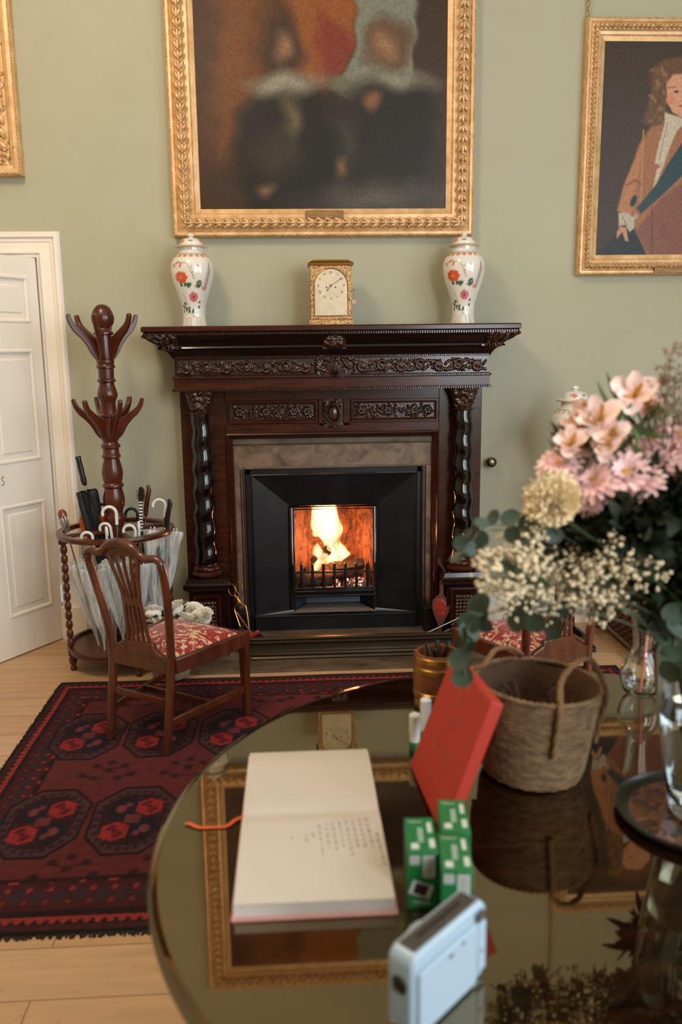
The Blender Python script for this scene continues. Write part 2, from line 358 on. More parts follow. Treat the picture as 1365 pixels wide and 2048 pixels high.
def smoothc(pts,n=40):
    """catmull-rom"""
    P=[np.array(p,float) for p in pts]; P=[2*P[0]-P[1]]+P+[2*P[-1]-P[-2]]; out=[]; k=len(P)-3
    for i in range(k):
        for t in np.linspace(0,1,max(2,n//k),endpoint=(i==k-1)):
            a,b,c,d=P[i:i+4]; out.append(.5*((2*b)+(-a+c)*t+(2*a-5*b+4*c-d)*t*t+(-a+3*b-3*c+d)*t**3))
    return out
# ================================================================ SETTING
RX0,RX1,RY0=-3.2,3.6,-7.2; CH=4.6
def struct(name,mb,mt,**k): return obj(name,mb,mt,kind='structure',**k)
struct('floor',MB().box(RX0-.1,RX1+.1,RY0-.1,.75,-.1,0),floor_m)
struct('ceiling',MB().box(RX0-.1,RX1+.1,RY0-.1,.2,CH,CH+.1),ceil_m)
wb=MB(); T=.18
wb.box(RX0,-2.33,0,T,0,CH); wb.box(-2.33,-1.455,0,T,2.27,CH); wb.box(-1.455,-.30,0,T,0,CH); wb.box(-.30,.765,0,T,1.04,CH); wb.box(.765,RX1,0,T,0,CH)
struct('wall_back',wb,wall_m)
struct('wall_left',MB().box(RX0-.1,RX0,RY0,T,0,CH),wall_m)
wr=MB(); wins=[(-4.25,-2.95),(-6.35,-5.05)]
ys=[T,-2.95,-4.25,-5.05,-6.35,RY0]
for a,b in ((0,1),(2,3),(4,5)): wr.box(RX1,RX1+.1,ys[b],ys[a],0,CH)
for a,b in wins: wr.box(RX1,RX1+.1,a,b,0,.9); wr.box(RX1,RX1+.1,a,b,4.1,CH)
struct('wall_right',wr,wall_m)
wf=MB(); wf.box(RX0,1.75,RY0-.1,RY0,0,CH); wf.box(3.05,RX1,RY0-.1,RY0,0,CH); wf.box(1.75,3.05,RY0-.1,RY0,0,.9); wf.box(1.75,3.05,RY0-.1,RY0,4.1,CH); struct('wall_front',wf,wall_m)
w=MB(); w.box(1.75,1.81,RY0-.07,RY0-.02,.9,4.1); w.box(2.99,3.05,RY0-.07,RY0-.02,.9,4.1); w.box(1.75,3.05,RY0-.07,RY0-.02,.9,.96); w.box(1.75,3.05,RY0-.07,RY0-.02,4.04,4.1); w.box(1.75,3.05,RY0-.07,RY0-.02,2.48,2.53); struct('window_3',w,white_m)
for i,(a,b) in enumerate(wins):
    w=MB(); w.box(RX1+.02,RX1+.07,a,a+.06,.9,4.1); w.box(RX1+.02,RX1+.07,b-.06,b,.9,4.1); w.box(RX1+.02,RX1+.07,a,b,.9,.96); w.box(RX1+.02,RX1+.07,a,b,4.04,4.1); w.box(RX1+.02,RX1+.07,a,b,2.48,2.53); w.box(RX1+.03,RX1+.06,(a+b)/2-.015,(a+b)/2+.015,.9,4.1)
    struct('window_%d'%(i+1),w,white_m)
# skirting
def skirt(x0,x1):
    prof=[(0,0),(.022,0),(.022,.15),(.016,.165),(.018,.18),(.008,.2),(.004,.21),(0,.21)]
    return MB().prism(prof,x0,x1,lambda p,d:(d,-p[0],p[1]))
struct('baseboard_back_left',skirt(-1.31,-.66),white_m); struct('baseboard_back_right',skirt(1.10,RX1),white_m)
# corridor seen through the doorway
struct('wall_corridor',MB().box(-2.6,-1.3,1.2,1.25,0,2.6),white_m)
# door casing
def casing():
    prof=[(0,0),(0,.03),(.012,.045),(.03,.045),(.038,.03),(.055,.028),(.06,.022),(.1,.022),(.108,.03),(.118,.03),(.125,.018),(.14,.016),(.14,0)]
    x0,x1,z1=-1.315,-2.47,2.417; mb=MB(); P=[]
    for d,p in prof: P.append([(x0-d,-p,0),(x0-d,-p,z1-d),(x1+d,-p,z1-d),(x1+d,-p,0)])
    mb.grid(P); mb.box(-1.46,-1.31,-.05,0,0,.2); return mb
struct('trim_1',casing(),white_m,ang=25)
# door leaf, hinged on the right, standing open into the room
dr=thing('door_1','cream panelled door standing open beside the hall stand','door',(-1.475,-.03,.008),math.atan2(-.85,-.53)); dr['kind']='structure'
lm=MB(); Wd,Hd=.86,2.262
pan=[(.065,.385,.23,.885),(.475,.795,.23,.885),(.065,.385,1.12,1.755),(.475,.795,1.12,1.755),(.065,.385,1.9,2.16),(.475,.795,1.9,2.16)]
xs=[0,.065,.385,.475,.795,Wd]; zs=[0,.23,.885,1.12,1.755,1.9,2.16,Hd]
for i in range(5):
    for j in range(7):
        isp=(i in(1,3)) and (j in (1,3,5))
        if isp: lm.box(xs[i],xs[i+1],-.012,.012,zs[j],zs[j+1])
        else: lm.box(xs[i],xs[i+1],-.022,.022,zs[j],zs[j+1])
obj('door_leaf',lm,white_m,dr)
for x0,x1,z0,z1 in pan:
    mb=MB()
    for sgn in (-1,1):
        P=[]
        for d,p in ((0,.022),(.006,.027),(.016,.026),(.024,.014)): P.append([(x0+d,sgn*p,z0+d),(x1-d,sgn*p,z0+d),(x1-d,sgn*p,z1-d),(x0+d,sgn*p,z1-d)])
        mb.grid(P,cv=True)
        P=[]
        for d,p in ((.055,.012),(.06,.018),(.075,.018)): P.append([(x0+d,sgn*p,z0+d),(x1-d,sgn*p,z0+d),(x1-d,sgn*p,z1-d),(x0+d,sgn*p,z1-d)])
        k=len(mb.v); mb.grid(P,cv=True); mb.f.append((len(mb.v)-4,len(mb.v)-3,len(mb.v)-2,len(mb.v)-1))
    obj('panel_moulding',mb,white_m,dr,ang=20)
sc=smoothc([(.010,.030),(.004,.035),(-.004,.031),(-.007,.021),(-.001,.011),(.006,.002),(.004,-.009),(-.004,-.014),(-.012,-.009)],36)
mb=MB(); mb.tube([(.352+(-p[0])*1.0,.0235,1.02+p[1]) for p in sc],.0016,6); obj('painted_letter',mb,black_m,dr)
# ================================================================ PICTURES
def frame(name,label,x0,x1,z0,z1,prof,leafd,leafr,step,group=None,tilt=0):
    """x0..x1,z0..z1 outer edge; prof=(inset,protrusion)"""
    t=thing(name,label,'picture',((x0+x1)/2,0,z0))
    mb=MB(); P=[]
    for d,p in prof: P.append([(x0+d,-p,z0+d),(x1-d,-p,z0+d),(x1-d,-p,z1-d),(x0+d,-p,z1-d)])
    mb.grid(P,cv=True); obj('frame',mb,gold_m,t,world=True,ang=20)
    # carved running leaves
    mb=MB(); d=leafd; py=np.interp(d,[q[0] for q in prof],[q[1] for q in prof])
    def run(a,b):
        a=np.array(a,float);b=np.array(b,float);L=np.linalg.norm(b-a);n=int(L/step);e=(b-a)/L;nn=np.array([e[1],-e[0]])
        for i in range(n):
            c=a+e*(i+.5)*L/n
            for sgn,off in ((1,.0),(-1,.0),(0,.3)):
                w=c+nn*sgn*leafr*.5+e*off*step*.0
                ang=math.atan2(e[1],e[0])+sgn*.45
                Mx=np.array([[math.cos(ang),0,-math.sin(ang)],[0,1,0],[math.sin(ang),0,math.cos(ang)]])
                mb.ell((w[0],-py-.004,w[1]),(step*.52,.012 if sgn else .016,leafr*.36),8,5,Mx)
            k=c+e*step*.5
            mb.ell((k[0],-py-.012,k[1]),(.009,.01,.009),6,4)
    run((x0+d,z0+d),(x1-d,z0+d)); run((x1-d,z0+d),(x1-d,z1-d)); run((x1-d,z1-d),(x0+d,z1-d)); run((x0+d,z1-d),(x0+d,z0+d))
    obj('leaf_carving',mb,giltd_m,t,world=True)
    # fine cords
    for nm,(dd,rr,st) in (('outer_cord',(.008,.006,.014)),('inner_cord',(prof[-3][0],.004,.011))):
        mb=MB(); py2=np.interp(dd,[q[0] for q in prof],[q[1] for q in prof])
        for a,b in (((x0+dd,z0+dd),(x1-dd,z0+dd)),((x1-dd,z0+dd),(x1-dd,z1-dd)),((x1-dd,z1-dd),(x0+dd,z1-dd)),((x0+dd,z1-dd),(x0+dd,z0+dd))):
            L=math.hypot(b[0]-a[0],b[1]-a[1]);n=int(L/st)
            for i in range(n):
                f=(i+.5)/n; mb.ell((a[0]+(b[0]-a[0])*f,-py2,a[1]+(b[1]-a[1])*f),(rr,rr,rr),6,4)
        obj(nm,mb,giltd_m,t,world=True)
    return t
def canvas(t,x0,x1,z0,z1,y,nx,nz,X,Y,bg,layers):
    C=paint(X,Y,bg,layers); P=np.zeros((nz,nx,3)); P[...,0]=np.linspace(x0,x1,nx)[None,:]; P[...,2]=np.linspace(z1,z0,nz)[:,None]; P[...,1]=y
    C=np.clip(C+rng.normal(0,.008,C.shape[:2])[...,None],0,1)
    mb=MB(); mb.grid(P,c=C); o=obj('canvas',mb,paint_m,t,world=True,fixn=False,smooth=False)
    return o
# large double portrait -> plain generic stand-in of two sitters in dark coats
prof=[(0,0),(0,.05),(.01,.062),(.024,.062),(.03,.05),(.04,.055),(.055,.07),(.075,.076),(.09,.068),(.1,.048),(.112,.05),(.122,.05),(.126,.04),(.155,.024),(.155,0)]
big=frame('gilt_framed_painting','very large gilt framed dark oil painting above the mantelpiece','picture',-.665,1.055,) if False else frame('gilt_framed_painting','large gilt framed dark oil painting hanging above the mantel clock',-.665,1.055,2.38,4.02,prof,.072,.030,.052)
X,Y=np.meshgrid(np.linspace(388,888,300),np.linspace(-41,422,280))
_zr=np.linspace(3.87,2.532,280); Y=np.repeat(np.interp(-_zr,-np.array([3.9,3.63,3.505,3.39,3.248,3.118,2.986,2.853,2.719,2.583,2.52]),[-100,0,50,95,150,200,250,300,350,400,423])[:,None],300,1)
wob=6*np.sin(X*.05+Y*.03)+4*np.sin(Y*.09-X*.04)
Xw=X+wob; Yw=Y+4*np.sin(X*.07)
dk=(26,20,13)
lay=[('p',[(388,-120),(450,-120),(470,430),(388,430)],(58,34,17),40),('p',[(440,-120),(560,-120),(500,180),(440,330),(410,330)],(112,64,28),60),('p',[(540,-120),(700,-120),(706,60),(690,110),(640,190),(600,150)],(140,80,34),30),('p',[(640,20),(706,90),(650,185),(625,150)],(124,50,30),26),
('p',[(692,-120),(822,-120),(822,170),(700,200),(655,180),(706,110)],(124,126,110),10),('e',720,170,80,20,0,(104,102,82),16),('p',[(822,-120),(900,-120),(900,430),(822,430)],(62,45,30),14),('p',[(650,190),(830,180),(830,430),(650,430)],(42,35,25),30),
('e',690,290,60,40,20,(58,56,42),40),('p',[(395,330),(640,300),(640,430),(395,430)],(60,38,20),60),
('p',[(500,190),(545,150),(600,165),(650,200),(668,300),(660,430),(480,430),(470,330),(465,240)],dk,40),('e',562,100,40,50,0,(52,36,24),34),('e',562,98,20,26,0,(146,106,76),28),('e',560,168,62,22,-6,(146,140,122),26),('e',574,240,16,46,0,(104,90,66),26),
('p',[(712,175),(770,140),(850,180),(868,280),(845,420),(700,410),(700,270)],(34,27,19),40),('e',768,90,42,54,0,(92,64,40),34),('e',764,92,20,27,0,(150,112,82),28),('e',788,158,58,18,6,(138,134,116),26),('e',735,205,18,20,20,(132,88,58),20),('e',672,335,12,18,20,(120,86,62),20),('e',522,378,18,12,0,(124,92,64),20),('e',545,310,44,46,0,(54,46,32),50),('e',745,398,110,26,-4,(92,86,76),50)]
canvas(big,-.513,.905,2.532,3.87,-.022,300,280,Xw,Yw,(74,44,21),lay)
mb=MB(); mb.box(.089,.304,-.066,-.040,2.462,2.522); pl=obj('name_plate',mb,mat('dull_gilt_plate',(150,112,66),.5,metal=.4,noise=((8,8,160),(110,78,42),.45,.6)),big,world=True,bevel=.002)
# right portrait
prof2=[(0,0),(0,.045),(.008,.056),(.022,.056),(.028,.046),(.036,.05),(.05,.06),(.062,.056),(.07,.042),(.085,.038),(.09,.03),(.115,.022),(.115,0)]
rp=frame('gilt_framed_painting','gilt framed portrait of a person in a brown coat with a blue sash',1.683,2.876,2.155,3.548,prof2,.049,.014,.026)
X,Y=np.meshgrid(np.linspace(1205,1560,260),np.linspace(85,519,310))
def sk(pts): return [(x-10+19*(y-85)/434,y) for x,y in pts]
coat=(164,108,72)
lay=[('e',1400,240,150,200,0,(70,56,42),120),
('p',sk([(1195,519),(1240,480),(1300,430),(1340,519)]),(34,42,42),8),
('p',sk([(1318,250),(1345,245),(1460,250),(1500,330),(1530,519),(1310,519),(1283,462),(1272,440),(1245,425),(1265,370),(1290,290)]),coat,6),
('p',sk([(1340,400),(1440,330),(1520,519),(1318,519),(1285,470)]),(134,84,66),8),
('p',sk([(1245,425),(1258,372),(1295,290),(1300,300),(1280,400),(1275,442)]),(184,124,84),5),('l',sk([(1300,260),(1296,420)]),3,(196,138,98),3),('l',sk([(1265,372),(1285,362),(1296,372)]),4,(140,88,56),3),
('l',sk([(1320,415),(1322,519)]),2,(96,58,44),2),('e',1354,470,9,14,0,(128,78,62),3),
('e',1352,150,42,30,-10,(112,84,54),10),('p',sk([(1322,140),(1350,120),(1385,115),(1440,135),(1455,220),(1430,255),(1395,180),(1352,180),(1345,245),(1318,255),(1297,245),(1308,215)]),(106,78,50),8)]
for k in range(34):
    a=random.uniform(0,1); cx=1312+random.uniform(-8,34); cy=130+random.uniform(0,118); lay.append(('e',cx,cy,random.uniform(3,7),random.uniform(2,4),random.uniform(0,180),random.choice([(134,100,66),(92,66,42),(146,112,74)]),4))
lay+=[('p',sk([(1348,168),(1362,150),(1400,148),(1420,175),(1415,215),(1385,238),(1362,225),(1350,205)]),(216,158,124),5),('e',1352,200,8,10,0,(220,140,114),7),('e',1364,184,5,2.2,-5,(70,48,36),2),('l',sk([(1352,177),(1368,174)]),1.6,(120,84,58),2),('e',1378,212,7,2.4,0,(176,84,74),2),('l',sk([(1384,182),(1388,200),(1380,203)]),2,(190,128,100),2),
('p',sk([(1345,225),(1370,232),(1395,240),(1372,262),(1356,300),(1344,335),(1325,328),(1333,290),(1345,250)]),(204,190,166),4),('p',sk([(1330,340),(1345,330),(1330,370),(1322,380)]),(206,190,164),4),('l',sk([(1352,245),(1334,322)]),1.5,(150,134,110),2),
('p',sk([(1287,420),(1330,370),(1360,320),(1385,285),(1480,240),(1480,290),(1400,340),(1340,395),(1296,432)]),(44,68,74),4),('e',1284,405,6,12,20,(34,50,54),3),('e',1291,437,5,6,0,(170,160,140),2),
('p',sk([(1247,430),(1262,428),(1283,440),(1282,462),(1272,470),(1262,455),(1248,458)]),(190,178,156),4),('l',sk([(1255,435),(1268,462)]),1.4,(130,116,94),1.5),('p',sk([(1250,458),(1265,460),(1270,490),(1262,488),(1256,470),(1243,485),(1244,470)]),(196,142,104),3)]
canvas(rp,1.795,2.764,2.267,3.436,-.018,260,310,X,Y,(66,52,40),lay)
mb=MB(); mb.box(2.14,2.42,-.068,-.045,2.165,2.20); obj('name_plate',mb,MATS['dull_gilt_plate'],rp,world=True)
ch=MB()
for i in range(24):
    z=3.55+i*.026; ch.tube([(1.695+.006*math.cos(a)*(1 if i%2 else .3),-.02+.006*math.cos(a)*(.3 if i%2 else 1),z+.015*math.sin(a)) for a in np.linspace(0,2*PI,10)[:-1]],.0028,6,closed=True)
obj('hanging_chain',ch,brass_m,rp,world=True)
# left ornate frame, only its lower right corner is in view
prof3=[(0,0),(0,.06),(.012,.075),(.03,.078),(.05,.07),(.06,.05),(.08,.052),(.14,.07),(.19,.05),(.21,.035),(.23,.02),(.23,0)]
lf=frame('gilt_framed_painting','ornate gilt picture frame cut off at the left edge above the door',-3.05,-1.485,2.712,4.45,prof3,.12,.05,.07)
mb=MB()
for i in range(420):
    q=random.random(); s=random.choice('brt')
    d=random.uniform(.075,.20); L=random.random()
    if s=='b': x,z=-3.0+L*1.5,2.712+d
    elif s=='r': x,z=-1.485-d,2.75+L*1.65
    else: continue
    p=np.interp(d,[q_[0] for q_ in prof3],[q_[1] for q_ in prof3]); a=random.uniform(0,PI)
    Mx=np.array([[math.cos(a),0,-math.sin(a)],[0,1,0],[math.sin(a),0,math.cos(a)]]); mb.ell((x,-p,z),(.028,.012,.011),7,4,Mx)
obj('scroll_carving',mb,giltd_m,lf,world=True)
C0=paint(*np.meshgrid(np.linspace(0,1,40),np.linspace(0,1,40)),(60,46,32),[('e',.5,.5,.3,.4,0,(92,66,44),.3)])
canvas(lf,-2.82,-1.715,2.942,4.22,-.018,40,40,*np.meshgrid(np.linspace(0,1,40),np.linspace(0,1,40)),(60,46,32),[('e',.5,.5,.3,.4,0,(92,66,44),.3)])
# ================================================================ FIREPLACE
FP=thing('fireplace_surround','dark carved mahogany chimneypiece with twisted columns around the fire','fireplace',(.225,-.15,0))
def fobj(n,mb,mt,par=FP,**k): return obj(n,mb,mt,par,world=True,**k)
def relief(name,x0,x1,z0,z1,yf,nx,nz,hf,mt,par,**k):
    """hf(U,V) metres of relief, U,V in metres from the lower left corner"""
    U,V=np.meshgrid(np.linspace(0,x1-x0,nx),np.linspace(0,z1-z0,nz)); H=hf(U,V)
    P=np.stack([x0+U,yf-H,z0+V],-1); return fobj(name,MB().grid(P),mt,par,fixn=False,ang=80,**k)
def ridge(U,V,curves,w,h):
    H=np.zeros(U.shape)
    for pts,ww,hh in curves:
        pts=np.array(pts); 
        for i in range(0,len(pts)):
            d2=(U-pts[i,0])**2+(V-pts[i,1])**2; wi=ww*w; m=d2<wi*wi
            if m.any(): H[m]=np.maximum(H[m],h*hh*np.sqrt(1-d2[m]/(wi*wi)))
    return H
def spiral(cx,cz,r,a0,turn,sgn,n=60):
    return [(cx+r*(1-t*.85)*math.cos(a0+sgn*t*turn),cz+r*(1-t*.85)*math.sin(a0+sgn*t*turn)) for t in np.linspace(0,1,n)]
def scroll_curves(Wd,Hh,n,mirror=False):
    cs=[]; st=Wd/n; r=Hh*.40
    for i in range(n):
        cx=(i+.5)*st; cz=Hh/2; s=1 if i%2 else -1
        cs.append((spiral(cx,cz,min(r,st*.46),s*PI*.75,2.4*PI,-s),1,1))
        for t,(a,b) in ((1,(.45,-.9)),(2,(.1,.9)),(3,(-.4,-.8))):
            q=[(cx+st*a*.9+u*st*.18*s,cz+s*b*Hh*.38*(.4+.6*u)) for u in np.linspace(0,1,14)]; cs.append((q,.8*(1),.8))
        cs.append(([(cx,cz)],2.0,1.2))
        cs.append(([(cx-st*.5+u*st,cz+s*Hh*.33*math.cos(u*PI)) for u in np.linspace(0,1,40)],.8,.7))
        for k in range(5): a=2*PI*k/5; cs.append(([(cx+.011*math.cos(a),cz+.011*math.sin(a))],.9,1.0))
    return cs
def lumps(U,V,n,r,h,seed):
    g=np.random.default_rng(seed); H=np.zeros(U.shape); W_,H_=U.max(),V.max()
    for i in range(n):
        cx,cz=g.uniform(r*.6,W_-r*.6),g.uniform(r*.6,H_-r*.6) if H_>1.3*r else H_/2; rr=r*g.uniform(.5,1.1)
        e=g.uniform(.45,1); a=g.uniform(0,PI); u=(U-cx)*math.cos(a)+(V-cz)*math.sin(a); v=(-(U-cx)*math.sin(a)+(V-cz)*math.cos(a))/e
        d2=(u*u+v*v)/(rr*rr); m=d2<1; H[m]=np.maximum(H[m],h*g.uniform(.5,1)*np.sqrt(1-d2[m]))
    return H
# mantel shelf
mb=MB(); P=[]
for z,o_ in ((1.842,-.012),(1.848,0),(1.868,.0),(1.875,-.006)): P.append([(-.825-o_,0,z),(-.825-o_,-.38-o_,z),(1.272+o_,-.38-o_,z),(1.272+o_,0,z)])
mb.grid(P); mb.f.append((12,13,14,15)); mb.f.append((3,2,1,0)); fobj('mantel_shelf',mb,red_m,ang=30)
# cornice
cprof=[(1.842,.15),(1.832,.146),(1.815,.13),(1.80,.105),(1.785,.078),(1.768,.06),(1.762,.064),(1.752,.064),(1.747,.05),(1.73,.028),(1.71,.014),(1.70,.010),(1.698,0)]
FX0,FX1,FY=-.665,1.112,-.275
mb=MB(); P=[]
for z,o_ in cprof: P.append([(FX0-o_,0,z),(FX0-o_,FY-o_*.65,z),(FX1+o_,FY-o_*.65,z),(FX1+o_,0,z)])
mb.grid(P,flip=True); fobj('cornice',mb,dark_m,ang=25,fixn=False)
mb=MB(); mb.tube([(FX0+.05,FY-.043,1.757),(FX1-.05,FY-.043,1.757)],.006,8); fobj('torus_moulding',mb,ebony_m)
def dent(x0,x1,y,z0,z1,st,dep=.008,ends=None):
    mb=MB(); n=int((x1-x0)/st)
    for i in range(n): c=x0+(i+.5)*(x1-x0)/n; mb.box(c-st*.27,c+st*.27,y-dep,y,z0,z1)
    if ends:
        m_=int(ends/st)
        for i in range(m_):
            c=y+(i+.5)*ends/m_; mb.box(x0-dep,x0,c-st*.27,c+st*.27,z0,z1); mb.box(x1,x1+dep,c-st*.27,c+st*.27,z0,z1)
    return mb
fobj('dentil_row',dent(FX0-.14,FX1+.14,FY-.094,1.826,1.840,.0135,.014),carve_m)
fobj('dentil_row',dent(FX0,FX1,FY-.006,1.700,1.709,.0115),carve_m)
# carved brackets at the cornice corners and centre mask
def corner(x0,x1,side):
    mb=MB(); nu,nv=46,40; U,V=np.meshgrid(np.linspace(0,abs(x1-x0),nu),np.linspace(0,.10,nv)); H=lumps(U,V,60,.020,.022,abs(int(x0*1000)))
    zz=1.838-V*.9; oo=np.interp(zz,[p[0] for p in cprof][::-1],[p[1] for p in cprof][::-1])
    xo=(FX0-oo) if side<0 else (FX1+oo); xi=x1 if side<0 else x0; P=np.stack([xo+(xi-xo)*(U/U.max()),FY-oo*.65-H-.003,zz-H*.3],-1); mb.grid(P)
    if side:
        yy=np.linspace(FY-.098,-.02,60); U2,V2=np.meshgrid(yy-yy[0],np.linspace(0,.10,nv)); H2=lumps(U2,V2,80,.020,.020,5)
        z2=1.838-V2*.9; o2=np.interp(z2,[p[0] for p in cprof][::-1],[p[1] for p in cprof][::-1]); xb=FX0 if side<0 else FX1
        y2=np.maximum(np.broadcast_to(yy,U2.shape),FY-o2*.65)
        mb.grid(np.stack([xb+side*(o2+H2+.003),y2,z2-H2*.3],-1))
    fobj('carved_bracket',mb,carve_m,ang=80)
corner(FX0-.155,FX0+.03,-1); corner(FX1-.03,FX1+.155,1)
def mask_h(U,V):
    W_,H_=U.max(),V.max(); u=(U-W_/2)/(W_/2); v=(V-H_/2)/(H_/2)
    H=.03*np.sqrt(np.clip(1-u*u-v*v*.8,0,1)); H+=lumps(U,V,40,.016,.014,3); return H
relief('carved_mask',.164,.296,1.745,1.838,FY-.055,50,44,mask_h,carve_m,FP)
# frieze
mb=MB(); mb.box(FX0,FX1,FY,0,1.600,1.70); fobj('frieze',mb,dark_m)
cur=scroll_curves(.80,.078,7)
for (a,b,mir) in ((FX0+.012,.125,False),(.335,FX1-.012,True)):
    def hf(U,V):
        u=U if not mir else U.max()-U
        return .002+np.maximum(ridge(u*(.80/U.max()),V,cur,.0098,.019),lumps(U,V,150,.012,.009,77))
    relief('scroll_carving',a,b,1.609,1.690,FY-.001,420,64,hf,carve_m,FP)
def shell_h(U,V):
    W_,H_=U.max(),V.max(); u=(U-W_/2)/(W_/2); v=V/H_; r=np.hypot(u*1.1,v-.1); th=np.arctan2(v-.1,u)
    H=.028*np.sqrt(np.clip(1-(r/.62)**2,0,1))*(.75+.25*np.cos(th*16)); H=np.maximum(H,lumps(U,V,50,.016,.018,11)); return H
relief('shell_carving',.118,.345,1.585,1.715,FY-.003,110,66,shell_h,carve_m,FP)
# fascia
mb=MB(); P=[]
for z,o_ in ((1.604,.004),(1.598,.016),(1.590,.018),(1.585,.008),(1.533,.008),(1.530,.014),(1.522,.012),(1.52,-.01),(1.52,-.2)): P.append([(FX0-o_,0,z),(FX0-o_,FY-o_,z),(FX1+o_,FY-o_,z),(FX1+o_,0,z)])
mb.grid(P,flip=True); fobj('fascia',mb,red_m,ang=25,fixn=False)
fobj('dentil_row',dent(FX0,FX1,FY-.008,1.590,1.600,.0125,.014),carve_m)
fobj('dentil_row',dent(FX0-.008,FX1+.008,FY-.010,1.517,1.531,.0135,.012,ends=.24),steel_m if False else carve_m)
# carcass behind
mb=MB(); mb.box(FX0,-.405,-.13,0,0,1.522); mb.box(.855,FX1,-.13,0,0,1.522); mb.box(-.405,.855,-.13,0,1.262,1.522); fobj('carcass',mb,red_m,bevel=.003)
mb=MB(); mb.box(-.405,.855,-.142,-.12,1.262,1.318); mb.box(-.405,.855,-.142,-.12,1.452,1.522); mb.box(.140,.168,-.142,-.12,1.3,1.46); mb.box(.286,.326,-.142,-.12,1.3,1.46); fobj('rail_panels',mb,red_m,bevel=.003)
for a,b,sd in ((-.385,.132,21),(.333,.845,22)):
    mb=MB(); P=[]
    for d,p in ((0,.142),(0,.152),(.008,.152),(.012,.14),(.02,.135)): P.append([(a+d,-p,1.322+d),(b-d,-p,1.322+d),(b-d,-p,1.448-d),(a+d,-p,1.448-d)])
    mb.grid(P,cv=True); fobj('panel_moulding',mb,red_m,ang=20)
    def hp(U,V,sd=sd):
        W_=U.max(); Hh=V.max(); cs=[]
        for i in range(6):
            cx=W_*(i+.5)/6
            if i%2==0 or i==5:
                for k in range(6): t=2*PI*k/6; cs.append(([(cx+.017*math.cos(t),Hh/2+.017*math.sin(t))],1.5,.9))
                cs.append(([(cx,Hh/2)],1.2,1.3))
        return .002+np.maximum(ridge(U,V,cs,.0085,.016),lumps(U,V,95,.013,.013,sd))
    relief('carved_panel',a+.02,b-.02,1.342,1.428,-.132,170,36,hp,carve_m,FP)
def cart_h(U,V):
    W_,H_=U.max(),V.max(); u=(U-W_/2)/(W_/2); v=(V-H_/2)/(H_/2); H=.012+0*U
    r=np.hypot(u/.55,v/.6); H=H+np.where(r<1,.022*np.sqrt(np.clip(1-r*r,0,1))+.004,0); H+=np.where(abs(r-1.15)<.13,.014*np.sqrt(np.clip(1-((r-1.15)/.13)**2,0,1)),0)
    H+=np.where(r>1.3,lumps(U,V,46,.012,.014,31),0); return H
relief('carved_cartouche',.170,.284,1.290,1.455,-.14,60,80,cart_h,MATS['carved_oak'],FP)
# bead moulding around the opening
mb=MB(); P=[]
for d,p in ((0,.13),(0,.148),(.008,.152),(.014,.142),(.018,.136),(.028,.128),(.034,.118),(.04,.09)): P.append([(-.405+d,-p,.05),(-.405+d,-p,1.262-d),(.855-d,-p,1.262-d),(.855-d,-p,.05)])
mb.grid(P,flip=True); fobj('opening_moulding',mb,red_m,ang=25,fixn=False)
mb=MB()
for i in range(95): z=.06+i*.0125; mb.ell((-.383,-.137,z),.0038,6,4); mb.ell((.833,-.137,z),.0038,6,4)
for i in range(96): mb.ell((-.378+i*.0127,-.137,1.24),.0038,6,4)
fobj('bead_row',mb,dark_m)
